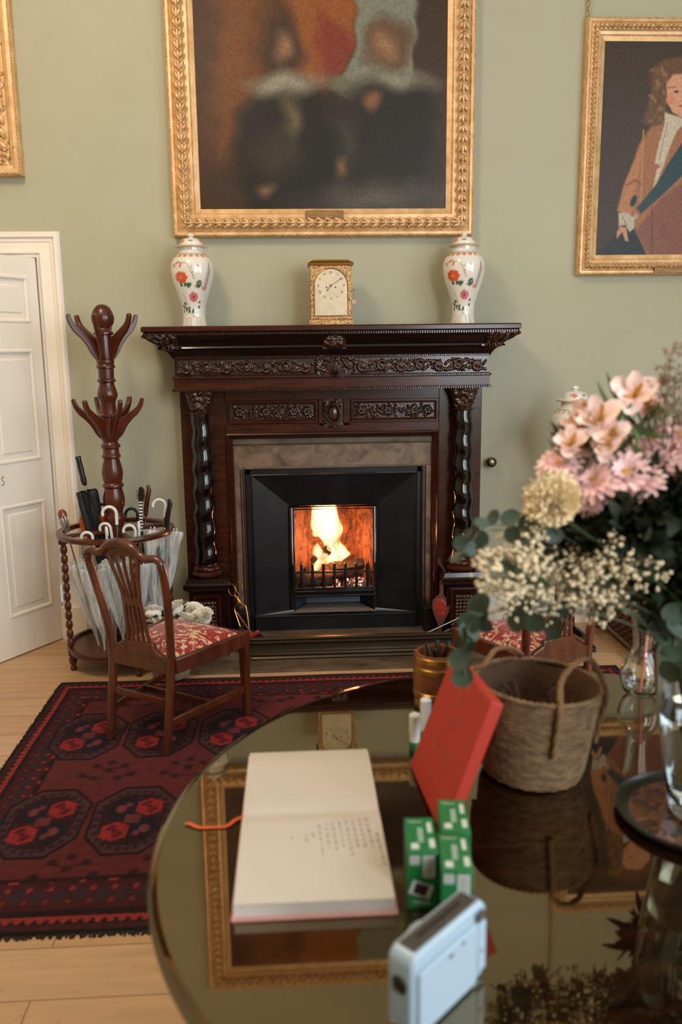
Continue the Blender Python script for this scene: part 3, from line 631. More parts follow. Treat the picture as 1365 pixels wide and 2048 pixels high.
# columns, capitals, pedestals
for cx,sd in ((-.540,1),(.985,-1)):
    cy=-.215; mb=MB(); P=[]
    for z in np.linspace(.505,1.395,120):
        f=(z-.505)/.89; r0=.064-.011*f; row=[]
        for k in range(28):
            a=2*PI*k/28; tw=.0085*math.cos(a*sd-z*44); row.append((cx+(r0+tw*.55)*math.cos(a),cy+(r0+tw*.55)*math.sin(a),z))
        P.append(row)
    mb.grid(P,cv=True,flip=True); fobj('twisted_column',mb,ebony_m,ang=80,fixn=False)
    mb=MB(); mb.lathe([(.08,.43),(.088,.437),(.088,.447),(.078,.455),(.07,.462),(.074,.468),(.076,.478),(.07,.488),(.062,.492),(.064,.5),(.06,.508)],(cx,cy,0),32); fobj('column_base',mb,red_m,ang=50)
    mb=MB(); mb.lathe([(.05,1.385),(.062,1.39),(.064,1.397),(.052,1.402)],(cx,cy,0),28); fobj('necking_ring',mb,carve_m)
    # capital: drum with carved leaves
    mb=MB(); nz,nk=46,96; H=lumps(*np.meshgrid(np.linspace(0,.44,nk),np.linspace(0,.12,nz)),120,.020,.020,int(40+cx*10)); P=[]
    for i,z in enumerate(np.linspace(1.4,1.52,nz)):
        f=i/(nz-1); rr=.050+.032*f**1.5; sq=lambda a:1/max(abs(math.cos(a)),abs(math.sin(a)))**(f*.8)
        P.append([(cx+(rr*sq(2*PI*k/nk)+H[i,k])*math.cos(2*PI*k/nk)*.92,cy+(rr*sq(2*PI*k/nk)+H[i,k])*math.sin(2*PI*k/nk)*.72,z) for k in range(nk)])
    mb.grid(P,cv=True,flip=True); fobj('carved_capital',mb,carve_m,ang=80,fixn=False)
    # pedestal
    x0,x1=cx-.10,cx+.105; mb=MB(); P=[]
    for z,o_ in ((0,.022),(.07,.022),(.078,.010),(.085,0),(.345,0),(.352,.008),(.362,.012),(.37,.026),(.385,.032),(.395,.032),(.405,.020),(.43,.014),(.432,-.05)): P.append([(x0-o_,-.10,z),(x0-o_,-.30-o_,z),(x1+o_,-.30-o_,z),(x1+o_,-.10,z)])
    mb.grid(P,flip=True); PE=fobj('pedestal',mb,dark_m,ang=25,fixn=False)
    fobj('dentil_row',dent(x0-.025,x1+.025,-.326,.366,.376,.0125,.007),carve_m,par=PE)
    mb=MB(); P=[]
    for d,p in ((0,.300),(0,.312),(.012,.308),(.03,.290)): P.append([(x0+.022+d,-p,.105+d),(x1-.022-d,-p,.105+d),(x1-.022-d,-p,.33-d),(x0+.022+d,-p,.33-d)])
    mb.grid(P,cv=True); fobj('panel_moulding',mb,red_m,ang=20,par=PE)
    relief('carved_panel',x0+.052,x1-.052,.135,.30,-.301,40,66,lambda U,V:.003+.010*np.abs(np.sin(U*PI/.022))*np.abs(np.sin(V*PI/.022)),carve_m,PE)
# ---- stone slips
SL=thing('marble_fireplace_slips','brown marble slips lining the inside of the wooden surround','fireplace slips',(.225,-.09,0))
mb=MB(); mb.box(-.375,.825,-.095,0,1.05,1.188); obj('lintel_slab',mb,stone_m,SL,world=True,bevel=.003)
mb=MB(); P=[]
for z,p in ((1.188,.095),(1.190,.105),(1.20,.11),(1.212,.104),(1.24,.098),(1.262,.112),(1.262,.0)): P.append([(-.37,-p,z),(.82,-p,z)])
mb.grid(P); obj('lintel_moulding',mb,hearth_m,SL,world=True,ang=25)
for a,b in ((-.375,-.312),(.765,.825)):
    mb=MB(); mb.box(a,b,-.095,0,.03,1.05); obj('side_slab',mb,stone_m,SL,world=True,bevel=.003)
    mb=MB(); xx=b if a<0 else a; mb.tube([(xx,-.098,.03),(xx,-.098,1.045)],.007,8); mb.tube([(xx-.018*(1 if a<0 else -1),-.096,.03),(xx-.018*(1 if a<0 else -1),-.096,1.045)],.005,8); obj('edge_bead',mb,bronze_m,SL,world=True)
    mb=MB(); mb.box((a+b)/2-.03,(a+b)/2+.045,-.19,-.097,.03,.17); mb.box((a+b)/2-.035,(a+b)/2+.05,-.195,-.095,.17,.18); obj('iron_stop_block',mb,iron_m,SL,world=True,bevel=.003)
mb=MB(); mb.tube([(-.305,-.098,1.05),(.765,-.098,1.05)],.008,8); obj('edge_bead',mb,hearth_m,SL,world=True)
# ---- iron register grate
GR=thing('iron_fire_grate','black iron register grate with splayed cheeks around the fire','fire grate',(.225,-.05,0))
def g(n,mb,mt,**k): return obj(n,mb,mt,GR,world=True,**k)
OX0,OX1,OZ=-.262,.724,1.000; IX0,IX1,IZ=-.040,.492,.800; OY,IY=-.085,-.012
mb=MB()
mb.box(-.305,-.270,-.085,-.02,.03,1.045); mb.box(.732,.768,-.085,-.02,.03,1.045); mb.box(-.305,.768,-.085,-.02,1.008,1.045)
g('outer_frame',mb,iron_m,bevel=.003)
mb=MB(); mb.tube([(-.266,-.088,.12),(-.266,-.088,1.004),(.728,-.088,1.004),(.728,-.088,.12)],.006,8); g('outer_bead',mb,ironedge_m)
mb=MB(); mb.add([(OX0,OY,OZ),(OX1,OY,OZ),(IX1,IY,IZ),(IX0,IY,IZ)],[(0,1,2,3)]); g('hood_plate',mb,iron_m)
for xo,xi in ((OX0,IX0),(OX1,IX1)):
    mb=MB(); mb.add([(xo,OY,OZ),(xi,IY,IZ),(xi,IY,.135),(xo,OY,.127)],[(0,1,2,3)]); g('splayed_cheek',mb,iron_m)
mb=MB(); fr=[(IX0-.002,IY-.006,.14),(IX0-.002,IY-.006,IZ-.006),(IX1+.002,IY-.006,IZ-.006),(IX1+.002,IY-.006,.14)]
mb.tube(fr,.013,10); mb.tube([(IX0+.018,IY,.14),(IX0+.018,IY,IZ-.024),(IX1-.018,IY,IZ-.024),(IX1-.018,IY,.14)],.007,8); g('inner_frame',mb,ironedge_m)
mb=MB(); mb.box(-.27,.73,-.10,-.045,.03,.122); mb.box(-.275,.735,-.104,-.08,.115,.127); g('base_strip',mb,iron_m,bevel=.003)
# ash tray under the bars
mb=MB(); mb.add([(-.26,-.085,.127),(.72,-.085,.127),(.482,-.01,.127),(-.03,-.01,.127)],[(0,1,2,3)]); mb.add([(-.03,-.01,.127),(.482,-.01,.127),(.40,.16,.127),(.05,.16,.127)],[(0,1,2,3)]); g('ash_pan',mb,ironedge_m)
mb=MB(); mb.add([(-.03,-.01,.127),(.05,.16,.127),(.05,.16,.235),(-.03,-.01,.235)],[(0,1,2,3)]); mb.add([(.482,-.01,.127),(.40,.16,.127),(.40,.16,.235),(.482,-.01,.235)],[(0,1,2,3)]); mb.add([(.05,.16,.127),(.40,.16,.127),(.40,.19,.235),(.05,.19,.235)],[(0,1,2,3)]); g('ash_pit_lining',mb,mat('iron_painted_blue_reflection',(70,78,92),.35,metal=.4))  # blue-grey reflection on the iron is painted into the lining's base colour
mb=MB(); n=24; mb.grid([[((-.05+.54*i/n)*(1-j/8)+(.06+.33*i/n)*j/8,-.06+.20*j/8,.129+.010*random.random()*math.sin(PI*i/n)*math.sin(PI*(j+.5)/9)) for j in range(9)] for i in range(n+1)]); g('ash_bed',mb,ash_m)
# fire box
mb=MB(); 
def wallstrip(pts,z0,z1,nz=10,am=.008,fl=0):
    P=[]
    for i in range(nz+1):
        row=[]
        for j,(x,y) in enumerate(pts): row.append((x+am*random.uniform(-1,1),y+am*random.uniform(-1,1),z0+(z1-z0)*i/nz))
        P.append(row)
    mb.grid(P)
lp=[(IX0+.012,.0)]+[(IX0+.012+.10*t,.30*t+.012*math.sin(t*20)) for t in np.linspace(.05,1,14)]
bp=[(.062+.33*t,.31+.02*math.sin(t*9)) for t in np.linspace(0,1,16)]
rp_=[(IX1-.012-.10*t,.30*t+.012*math.sin(t*20)) for t in np.linspace(1,.05,14)]+[(IX1-.012,.0)]
wallstrip(lp,.24,.98,12,.003); wallstrip(bp,.24,.98,14,.010); wallstrip(rp_,.24,.98,12,.003)
mb.box(-.05,.5,0,.34,.98,1.0); g('fire_brick_lining',mb,brick_m,ang=60)
mb=MB(); mb.box(IX0+.01,IX1-.01,-.01,.33,.235,.25)
mb.box(IX0+.01,IX1-.01,.33,.36,.03,.26); g('grate_floor',mb,iron_m)
mb=MB()
for z,p,h in ((.222,-.040,.014),(.252,-.052,.016)): mb.box(IX0+.012,IX1-.012,p,.0,z,z+h)
mb.box(IX0+.012,IX1-.012,-.034,0,.236,.252); mb.box(IX0+.02,IX1-.02,-.046,-.02,.268,.276); g('grate_lip',mb,ironedge_m,bevel=.004)
bars=[IX0+.062+i*(IX1-IX0-.124)/6 for i in range(7)]
for x in bars:
    mb=MB(); mb.tube([(x,-.046,.276),(x,-.046,.41),(x,-.046,.424)],[.0095,.0095,.008],8); mb.ell((x,-.046,.43),(.0105,.0105,.010),8,5); g('grate_bar',mb,ironedge_m)
mb=MB(); mb.tube([(IX0+.012,-.046,.385),(IX1-.012,-.046,.385)],.008,8); mb.tube([(IX0+.012,-.046,.283),(IX1-.012,-.046,.283)],.008,8); mb.ell((IX0+.014,-.046,.43),(.014,.014,.012),8,5); mb.ell((IX1-.014,-.046,.43),(.014,.014,.012),8,5)
mb.tube([(IX0+.014,-.046,.276),(IX0+.014,-.046,.43)],.01,8); mb.tube([(IX1-.014,-.046,.276),(IX1-.014,-.046,.43)],.01,8); g('grate_rail',mb,ironedge_m)
# logs, embers, flame
def log(a,b,r,label,sq=False):
    mb=MB(); a=np.array(a);b=np.array(b); n=12; pts=[a+(b-a)*t+np.array([0,0,.003*math.sin(t*9)]) for t in np.linspace(0,1,n)]
    mb.tube(pts,[r*random.uniform(.9,1.08) for _ in range(n)],11 if not sq else 4); tag(obj('firewood_log',mb,log_m),label,'log','logs burning in the grate')
log((-.01,.015,.315),(.215,.02,.315),.047,'short bark covered log lying low at the left behind the grate bars')
log((.20,.07,.375),(.42,.09,.395),.038,'split log lying level at the right with a dark end',True)
log((.10,.14,.40),(.20,.08,.50),.030,'broken log end leaning upright into the flame',True)
log((.05,.2,.31),(.42,.2,.32),.045,'charred log lying at the back of the grate')
mb=MB()
for i in range(60): mb.ell((random.uniform(.0,.44)**.7*.44**.3,random.uniform(.02,.2),.255+random.uniform(0,.03)),tuple(random.uniform(.010,.022) for _ in range(3)),6,4)
tag(obj('ember_bed',mb,ember_m),'bed of glowing embers on the floor of the grate','embers',kind='stuff')
mb=MB()
def tongue(cx,cy,z0,z1,r,seed,lean=0):
    g_=np.random.default_rng(seed); ph=g_.uniform(0,6,4); P=[]
    for z in np.linspace(0,1,34):
        rr=r*(math.sin(PI*min(1,(z*.80+.14)))**.8)*(1+.22*math.sin(z*9+ph[0])+.12*math.sin(z*21+ph[1]))*(1-z**6); ox=lean*z+.018*math.sin(z*7+ph[2]); oy=.01*math.sin(z*8+ph[3])
        P.append([(cx+ox+rr*math.cos(a)*(1+.18*math.sin(3*a+z*6)),cy+oy+rr*.55*math.sin(a),z0+(z1-z0)*z) for a in np.linspace(0,2*PI,15)[:-1]])
    mb.lathe([],(0,0,0)) if False else None
    k=len(mb.v); mb.grid(P,cv=True); mb.f.append(tuple(range(k,k+14))); mb.f.append(tuple(range(k+33*14+13,k+33*14-1,-1)))
tongue(.200,.10,.40,.95,.080,1,-.01); tongue(.125,.085,.36,.55,.040,2,.02); tongue(.145,.10,.58,.90,.042,3,-.04); tongue(.265,.11,.40,.62,.040,4,.0)
tag(obj('flame',mb,flame_m),'tall bright flame rising from the burning logs','fire')
# ---- hearth and fender
mb=MB(); mb.box(-.40,.92,-.50,.02,0,.032); tag(obj('hearth_slab',mb,hearth_m,bevel=.004),'raised brown stone hearth inside the fender','hearth')
mb=MB(); mb.box(-.60,1.10,-.715,.0,-.01,.012); tag(obj('hearth_border_stone',mb,hearth_m,bevel=.003),'grey brown stone slab in the floor in front of the fender','hearth')
FD=thing('bronze_fender','low bronze hearth fender with beaded rows and rounded corners','fender',(.26,-.53,.012))
path=[(-.335,-.06)]+[(-.335,-.42)]+[(-.335+.09*(1-math.cos(a)),-.42-.10*math.sin(a)) for a in np.linspace(.2,PI/2,8)]+[(.78,-.52)]+[(.86+.09*math.sin(a)-.0,-.42-.10*math.cos(a)) for a in np.linspace(0,PI/2,9)]+[(.95,-.06)]
path=[np.array(p) for p in path]; nrm=[]
for i in range(len(path)):
    d=path[min(i+1,len(path)-1)]-path[max(i-1,0)]; d/=np.linalg.norm(d); nrm.append(np.array([d[1],-d[0]]))
fprof=[(0,.012),(.034,.012),(.036,.022),(.030,.03),(.024,.032),(.028,.042),(.024,.05),(.014,.056),(.010,.066),(.008,.095),(.014,.102),(.022,.106),(.024,.114),(.016,.12),(.022,.126),(.024,.132),(.016,.138),(-.004,.138),(-.006,.012)]
mb=MB(); mb.grid([[(p[0]+n_[0]*o_,p[1]+n_[1]*o_,z) for p,n_ in zip(path,nrm)] for o_,z in fprof]); obj('fender_rail',mb,bronze_m,FD,world=True,ang=30)
mb=MB()
for z,o_,r_,st in ((.110,.0235,.0042,.011),(.084,.0095,.0048,.014),(.070,.0105,.0036,.010)):
    for x in np.arange(-.25,.86,st): mb.ell((x,-.52-o_,z),(r_,r_,r_*(.7 if z==.076 else 1)),6,4)
obj('bead_row',mb,MATS['brown_marble'] if False else brass_m if False else bronze_m,FD,world=True)
# ================================================================ MANTEL ORNAMENTS
def porcelain_vase(name,label,loc,rz=0):
    t=thing(name,label,'vase',loc,rz)
    prof=[(.070,0),(.073,.004),(.072,.010),(.068,.03),(.065,.047),(.063,.06),(.064,.08),(.067,.11),(.078,.15),(.092,.19),(.105,.23),(.115,.27),(.119,.30),(.117,.335),(.108,.36),(.094,.38),(.078,.393),(.070,.40),(.067,.41),(.067,.432)]
    pz=smoothc(prof,120); nz=len(pz); nk=150
    A=np.linspace(-PI,PI,nk,endpoint=False); RR=np.array([p[0] for p in pz]); ZZ=np.array([p[1] for p in pz])
    Aa,Zz=np.meshgrid(A,ZZ); U=Aa*.095; V=Zz; lay=[]
    G=(58,84,66); B=(120,88,66)
    def flower(u,v,r,col,mid):
        for k in range(7): a=k*2*PI/7; lay.append(('e',u+r*.6*math.cos(a),v+r*.6*math.sin(a),r*.42,r*.36,0,col,.003))
        lay.append(('e',u,v,r*.5,r*.5,0,col,.003)); lay.append(('e',u,v,r*.25,r*.25,0,mid,.003))
    for s in (-.30,0.,.30):
        lay.append(('l',smoothc([(s-.06,.17),(s-.01,.06),(s+.03,.075),(s+.04,.11)],16),.0022,B,.002)); lay.append(('l',smoothc([(s+.01,.25),(s-.005,.30),(s-.03,.34),(s-.10,.33)],16),.002,B,.002)); lay.append(('l',smoothc([(s+.06,.20),(s+.01,.27),(s+.0,.32)],16),.0018,B,.002))
        for k in range(30): lay.append(('e',s+random.uniform(-.09,.055),random.choice([.225,.215,.235,.10,.115,.09,.125])+random.uniform(-.012,.012),.0105,.0062,random.uniform(0,180),G,.003))
        flower(s-.053,.262,.034,(206,84,40),(224,130,60)); flower(s+.006,.158,.029,(196,110,112),(160,50,56))
        for k in range(7): lay.append(('e',s-.03+random.uniform(-.06,.06),.325+random.uniform(-.02,.02),.006,.006,0,(204,120,84),.003))
        lay.append(('p',[(s+.055,.20),(s+.08,.19),(s+.10,.30),(s+.085,.35),(s+.07,.28)],(192,176,168),.006)); lay.append(('l',[(s+.075,.20),(s+.09,.34)],.004,(150,110,96),.004)); lay.append(('e',s+.062,.205,.012,.010,0,(214,140,112),.004))
    for k in range(18):
        u=-.3+k*.6/18; lay.append(('e',u,.378,.012,.007,0,random.choice([(206,120,84),(120,136,96),(214,170,130)]),.004))
    C=paint(U,V,(222,216,206),lay); st=(np.abs(((A*.0645)%.0085)-.00425)<.0011)
    m_=(Zz<.046)&st[None,:]; C[m_]=np.array((168,140,122))/255; C[(np.abs(Zz-.049)<.002)]=np.array((170,150,136))/255; C[(np.abs(Zz-.388)<.0025)]=np.array((150,140,120))/255
    P=np.stack([RR[:,None]*np.sin(Aa),-RR[:,None]*np.cos(Aa),Zz],-1); mb=MB(); mb.grid(P,cv=True,c=C); mb.f.append(tuple(range(nk-1,-1,-1))); obj('body',mb,porc_m,t,ang=80)
    lp_=smoothc([(.064,.432),(.086,.428),(.090,.432),(.086,.437),(.066,.441),(.064,.45),(.055,.466),(.036,.477),(.016,.481),(.011,.484),(.016,.489),(.019,.495),(.014,.503),(.002,.507)],60)
    Z2=np.array([p[1] for p in lp_]); R2=np.array([p[0] for p in lp_]); A2,ZZ2=np.meshgrid(A,Z2); lay=[('e',-.09,.458,.03,.01,0,(200,120,100),.005),('e',.12,.462,.035,.01,0,(196,130,110),.005),('e',.0,.46,.02,.005,0,(130,130,110),.004)]
    C=paint(A2*.095,ZZ2,(222,216,206),lay); C[(np.abs(ZZ2-.432)<.0045)]=np.array((196,166,132))/255
    P=np.stack([R2[:,None]*np.sin(A2),-R2[:,None]*np.cos(A2),ZZ2],-1); mb=MB(); mb.grid(P,cv=True,c=C); obj('lid',mb,porc_m,t,ang=80)
    return t
v1=porcelain_vase('porcelain_vase','tall lidded porcelain vase with painted flowers on the mantel, left of the clock',(-.553,-.20,1.876),R(4))
dup(v1,(.976,-.20,1.876),R(-10),'tall lidded porcelain vase with painted flowers on the mantel, right of the clock')
# clock
CK=thing('mantel_clock','square engraved gilt brass mantel clock with an arched silvered dial','clock',(.217,-.22,1.876))
ck=lambda n,mb,mt,**k:obj(n,mb,mt,CK,world=True,**k)
mb=MB(); mb.box(.092,.342,-.30,-.13,1.876,1.904); mb.box(.098,.336,-.296,-.134,1.904,1.910); ck('base',mb,engr_m,bevel=.003)
mb=MB(); mb.box(.103,.331,-.288,-.14,1.910,2.200); ck('case',mb,engr_m,bevel=.002)
mb=MB(); P=[]
for z,o_ in ((2.196,0),(2.200,.012),(2.208,.014),(2.214,.008),(2.222,-.008),(2.228,-.012),(2.232,-.03)): P.append([(.103-o_,-.288-o_,z),(.331+o_,-.288-o_,z),(.331+o_,-.14+o_,z),(.103-o_,-.14+o_,z)])
mb.grid(P,cv=True); k=len(mb.v); mb.f.append((k-4,k-3,k-2,k-1)); ck('top_cap',mb,brass_m,ang=25)
def arch(x0,x1,z0,z1,n=20):
    r=(x1-x0)/2; return [(x0,z0),(x1,z0)]+[((x0+x1)/2+r*math.cos(a),z1-r+r*math.sin(a)) for a in np.linspace(0,PI,n)]
mb=MB(); mb.prism(arch(.126,.308,1.928,2.180),-.288,-.2905,lambda p,d:(p[0],d,p[1])); DIAL=ck('dial',mb,silver_m)
mb=MB(); mb.tube([(p[0],-.291,p[1]) for p in arch(.124,.310,1.926,2.182)],.0035,6,closed=True); ck('dial_bezel',mb,brass_m)
mb=MB(); rom=['XII','I','II','III','IIII','V','VI','VII','VIII','IX','X','XI']; dc=(.217,2.090)
for i,s in enumerate(rom):
    a=R(90-30*i); tb=text_mb(s,.020,.0004); M_=Matrix.Translation((dc[0]+.070*math.cos(a),-.2912,dc[1]+.070*math.sin(a)))@Matrix.Rotation(-(R(90)-a)*1.0,4,'Y').inverted().inverted()@Matrix.Rotation(R(90),4,'X'); M_=Matrix.Translation((dc[0]+.070*math.cos(a),-.2912,dc[1]+.070*math.sin(a)))@Matrix.Rotation(R(90)-a,4,'Y')@Matrix.Rotation(R(90),4,'X')@Matrix.Scale(.75,4,(1,0,0)); tb.xf(M_); mb.add(tb.v,tb.f)
obj('numerals',mb,mat('dial_grey',(104,90,76),.6),DIAL,world=True)
for s_,L_,w_ in ((-142,.038,.0032),(57,.074,.0022)):
    a=R(90-s_) if s_>0 else R(90+142); a=R(33) if s_>0 else R(232)
    mb=MB(); mb.beam((dc[0]-.008*math.cos(a),-.294,dc[1]-.008*math.sin(a)),(dc[0]+L_*math.cos(a),-.294,dc[1]+L_*math.sin(a)),w_,.001,(0,1,0)); mb.ell((dc[0]+L_*.85*math.cos(a),-.294,dc[1]+L_*.85*math.sin(a)),(.004,.001,.004),8,4); obj('clock_hand',mb,MATS['dial_grey'],DIAL,world=True)
mb=MB()
for dx in (-.025,.025): mb.ell((dc[0]+dx,-.2915,dc[1]-.010),(.005,.0015,.005),10,4)
mb.ell((dc[0],-.294,dc[1]),(.0055,.003,.0055),10,4); obj('winding_arbors',mb,MATS['dial_grey'],DIAL,world=True)
mb=MB(); mb.tube([(.331,-.25,2.07),(.345,-.25,2.068),(.349,-.25,2.06)],.0018,6); mb.tube([(.349,-.25,2.06),(.346,-.25,2.01)],.0008,5); mb.ell((.348,-.25,2.066),(.006,.002,.006),8,4); ck('key',mb,brass_m)
mb=MB(); mb.box(.336,.356,-.251,-.249,1.992,2.014); ck('key_tag',mb,mat('pink_paper',(226,182,160),.8))
# door-knob on the wall
t=thing('wall_knob','round bronze knob fixed to the green wall right of the fireplace','knob',(1.197,0,1.051))
mb=MB(); mb.lathe([(.020,0),(.022,.003),(.018,.008),(.008,.011),(.007,.028),(.016,.034),(.028,.042),(.0315,.052),(.028,.062),(.016,.069),(.004,.071)],(0,0,0),28); mb.xf(Matrix.Rotation(R(90),4,'X')); obj('knob',mb,mat('dark_bronze',(150,136,112),.3,metal=1,noise=((20,20,20),(70,58,44),.35,.7)),t,ang=60)
# ================================================================ HALL STAND
HS=thing('hall_stand','turned dark wood coat and umbrella stand with curled hooks beside the door','hall stand',(-1.01,-.45,0))
h=lambda n,mb,mt=stand_m,par=HS,**k:obj(n,mb,mt,par,**k)
pp=[(.05,.10),(.05,.16),(.062,.18),(.05,.2),(.044,.25),(.05,.32),(.044,.40),(.052,.46),(.044,.5),(.042,.62),(.052,.68),(.044,.72),(.046,.80),(.056,.83),(.056,.845),(.044,.86),(.046,.885),(.058,.91),(.060,.95),(.052,.985),(.047,1.005),(.058,1.015),(.058,1.025),(.048,1.035),(.055,1.06),(.058,1.09),(.054,1.12),(.045,1.155),(.043,1.17),(.052,1.178),(.052,1.186),(.044,1.195),(.044,1.225),(.053,1.232),(.053,1.242),(.044,1.25),(.040,1.262),(.048,1.275),(.052,1.285)]
mb=MB(); mb.lathe(pp,(0,0,0),32); h('pole_lower',mb,ang=45)
mb=MB(); mb.lathe([(.044,1.285),(.044,1.395),(.052,1.400),(.052,1.408),(.042,1.415),(.040,1.47),(.044,1.485),(.054,1.505),(.055,1.52),(.048,1.545),(.040,1.57),(.040,1.58),(.050,1.588),(.050,1.596),(.041,1.603),(.042,1.655),(.050,1.660),(.050,1.670),(.044,1.678),(.047,1.688),(.047,1.698),(.044,1.705),(.042,1.71),(.040,1.83),(.052,1.836),(.052,1.846),(.040,1.855),(.034,1.87)],(0,0,0),32); h('pole_upper',mb,ang=45)
mb=MB(); mb.lathe(smoothc([(.034,1.868),(.050,1.885),(.058,1.91),(.057,1.935),(.046,1.965),(.028,1.985),(.004,1.993)],30),(0,0,0),48,mod=lambda a,z:1+(.035*math.cos(14*a) if z<1.93 else 0)); h('finial',mb,ang=50)
def hook(z0,sc,a):
    poly=[(.03,0),(.050,.004),(.075,.035),(.095,.075),(.125,.115),(.160,.150),(.182,.190),(.192,.228),(.186,.240),(.174,.238),(.166,.215),(.150,.188),(.115,.160),(.075,.132),(.05,.112),(.03,.10)]
    poly=[(p[0]*1,p[1]*sc) for p in smoothc(poly,60)]
    mb=MB(); mb.prism(poly,-.012,.012,lambda p,d:(p[0],d,z0+p[1])); mb.xf(Matrix.Rotation(a,4,'Z')); return mb
for k in range(6): h('coat_hook',hook(1.70,1,R(30+60*k)),bevel=.006)
for k in range(6): h('coat_hook',hook(1.275,.92,R(2+60*k)),bevel=.006)
ring=MB(); RR_=.30
P=[]
for k in range(64):
    a=2*PI*k/64; P.append([((RR_+o_)*math.cos(a),(RR_+o_)*math.sin(a),z) for o_,z in ((-.018,.752),(.018,.752),(.022,.762),(.018,.776),(-.016,.778),(-.022,.766))])
ring.grid(P,cu=True,cv=True); h('umbrella_ring',ring,ang=50)
pa=[R(207),R(297),R(27),R(117)]
for a in pa:
    mb=MB(); mb.beam((.045*math.cos(a),.045*math.sin(a),.765),(.285*math.cos(a),.285*math.sin(a),.765),.022,.022); h('ring_spoke',mb,bevel=.003)
    pr=[(.018,.10),(.018,.12)]
    for i in range(11): z=.135+i*.053; pr+=[(.010,z),(.018,z+.012),(.0195,z+.026),(.017,z+.042)]
    pr+=[(.010,.718),(.02,.722),(.02,.735),(.02,.752)]
    mb=MB(); mb.lathe(pr,(RR_*math.cos(a)*.97,RR_*math.sin(a)*.97,0),16); mb.box(RR_*.97*math.cos(a)-.019,RR_*.97*math.cos(a)+.019,RR_*.97*math.sin(a)-.019,RR_*.97*math.sin(a)+.019,.722,.775); h('spindle',mb,ang=50)
    mb=MB(); mb.lathe([(.012,0),(.018,.008),(.018,.02),(.012,.028),(.020,.045),(.024,.065),(.018,.082),(.024,.09)],(.285*math.cos(a),.285*math.sin(a),0),16); h('foot',mb,ang=50)
mb=MB(); mb.lathe([(.05,.088),(.27,.088),(.298,.094),(.304,.104),(.300,.112),(.306,.122),(.304,.132),(.290,.136),(.278,.132),(.272,.120),(.04,.118)],(0,0,0),64); h('base_tray',mb,ang=35)
# umbrellas
def umbrella(label,tip,top,handle,canopy_m,hem,rad,straps=None,hd=(-1,0),scale=1,grp=None,hm=whitepl_m,ribtips=True):
    """tip: foot of the umbrella, top: handle joint. Built along the line tip->top"""
    tip=np.array(tip,float); top=np.array(top,float); d=top-tip; L=np.linalg.norm(d)
    t=thing('umbrella',label,'umbrella',tuple(tip),0,grp); q=Vector((0,0,1)).rotation_difference(Vector(d)); t.rotation_mode='QUATERNION'; t.rotation_quaternion=q
    mb=MB(); mb.tube([(0,0,0),(0,0,L)],.0045,8); obj('shaft',mb,steel_m,t)
    mb=MB(); ph=random.uniform(0,6)
    prof=[(.007,.0),(.008,.05),(.014,.10),(rad*.55,hem*.45),(rad*.8,hem*.7),(rad,hem*.95),(rad*.96,hem)]
    mb.lathe(smoothc(prof,36),(0,0,0),48,mod=lambda a,z:1+(.20*math.cos(8*a+ph+z*5)+.08*math.cos(17*a-z*9))*min(1,z/.15),cap=False); CN=obj('canopy',mb,canopy_m,t,ang=80)
    if ribtips:
        mb=MB()
        for k in range(8): a=2*PI*k/8+.2; mb.tube([(rad*.8*math.cos(a),rad*.8*math.sin(a),hem-.03),(rad*.8*math.cos(a),rad*.8*math.sin(a),hem+.012)],.002,6); mb.ell((rad*.8*math.cos(a),rad*.8*math.sin(a),hem+.014),.0042,6,4)
        obj('rib_tips',mb,hm,CN)
    hx,hy=hd; n_=math.hypot(hx,hy); hx/=n_;hy/=n_
    mb=MB()
    if handle=='hook':
        r=.033*scale; pts=[(0,0,L-.06),(0,0,L)]+[(hx*(r-r*math.cos(a)),hy*(r-r*math.cos(a)),L+r*math.sin(a)) for a in np.linspace(.15,PI+.25,16)]; mb.tube(pts,.0084*scale**.5,10); mb.ell(pts[-1],.0074,8,5)
    elif handle=='straight':
        mb.lathe([(.010,L-.01),(.014,L),(.017,L+.02),(.015,L+.05),(.016,L+.09),(.014,L+.13),(.017,L+.15),(.014,L+.155)],(0,0,0),14)
    elif handle=='fat':
        pts=[(0,0,L-.04),(0,0,L),(hx*.004,hy*.004,L+.06),(hx*.012,hy*.012,L+.11),(hx*.004,hy*.004,L+.14)]; mb.tube(pts,[.011,.014,.015,.014,.008],10)
    elif handle=='cage':
        mb.lathe([(.010,L-.06),(.012,L-.01),(.010,L)],(0,0,0),12)
    obj('handle',mb,hm,t,ang=60)
    return t,L
gr_c='clear plastic umbrellas in the hall stand'
base=lambda x,y:(x,y,.12)
umbrella('large black folded umbrella with a straight grip standing at the back left of the ring',base(-1.02,-.42),(-1.168,-.44,1.03),'straight',blackcloth_m,.88,.050,hm=black_m,ribtips=False)
umbrella('orange umbrella with open folds behind the black folded umbrella',base(-.98,-.33),(-1.13,-.36,.82),'hook',orange_m,.74,.085,hm=black_m,hd=(1,0))
t_,L_=umbrella('clear umbrella with an amber topped cage handle leaning out at the left of the ring',base(-1.13,-.52),(-1.255,-.55,.80),'cage',film_m,.50,.058,grp=None)
mb=MB()
for k in range(8):
    a=2*PI*k/8; mb.tube([(.010*math.cos(a),.010*math.sin(a),L_-.02),(.020*math.cos(a),.020*math.sin(a),L_+.03),(.020*math.cos(a),.020*math.sin(a),L_+.07),(.008*math.cos(a),.008*math.sin(a),L_+.10)],.0045,6)
obj('handle_cage',mb,MATS['steel'],t_); mb=MB(); mb.lathe([(.008,L_+.060),(.024,L_+.066),(.024,L_+.09),(.014,L_+.108),(.004,L_+.112)],(0,0,0),14); obj('amber_cap',mb,mat('amber_brown',(120,60,30),.25,coat=.5),t_)
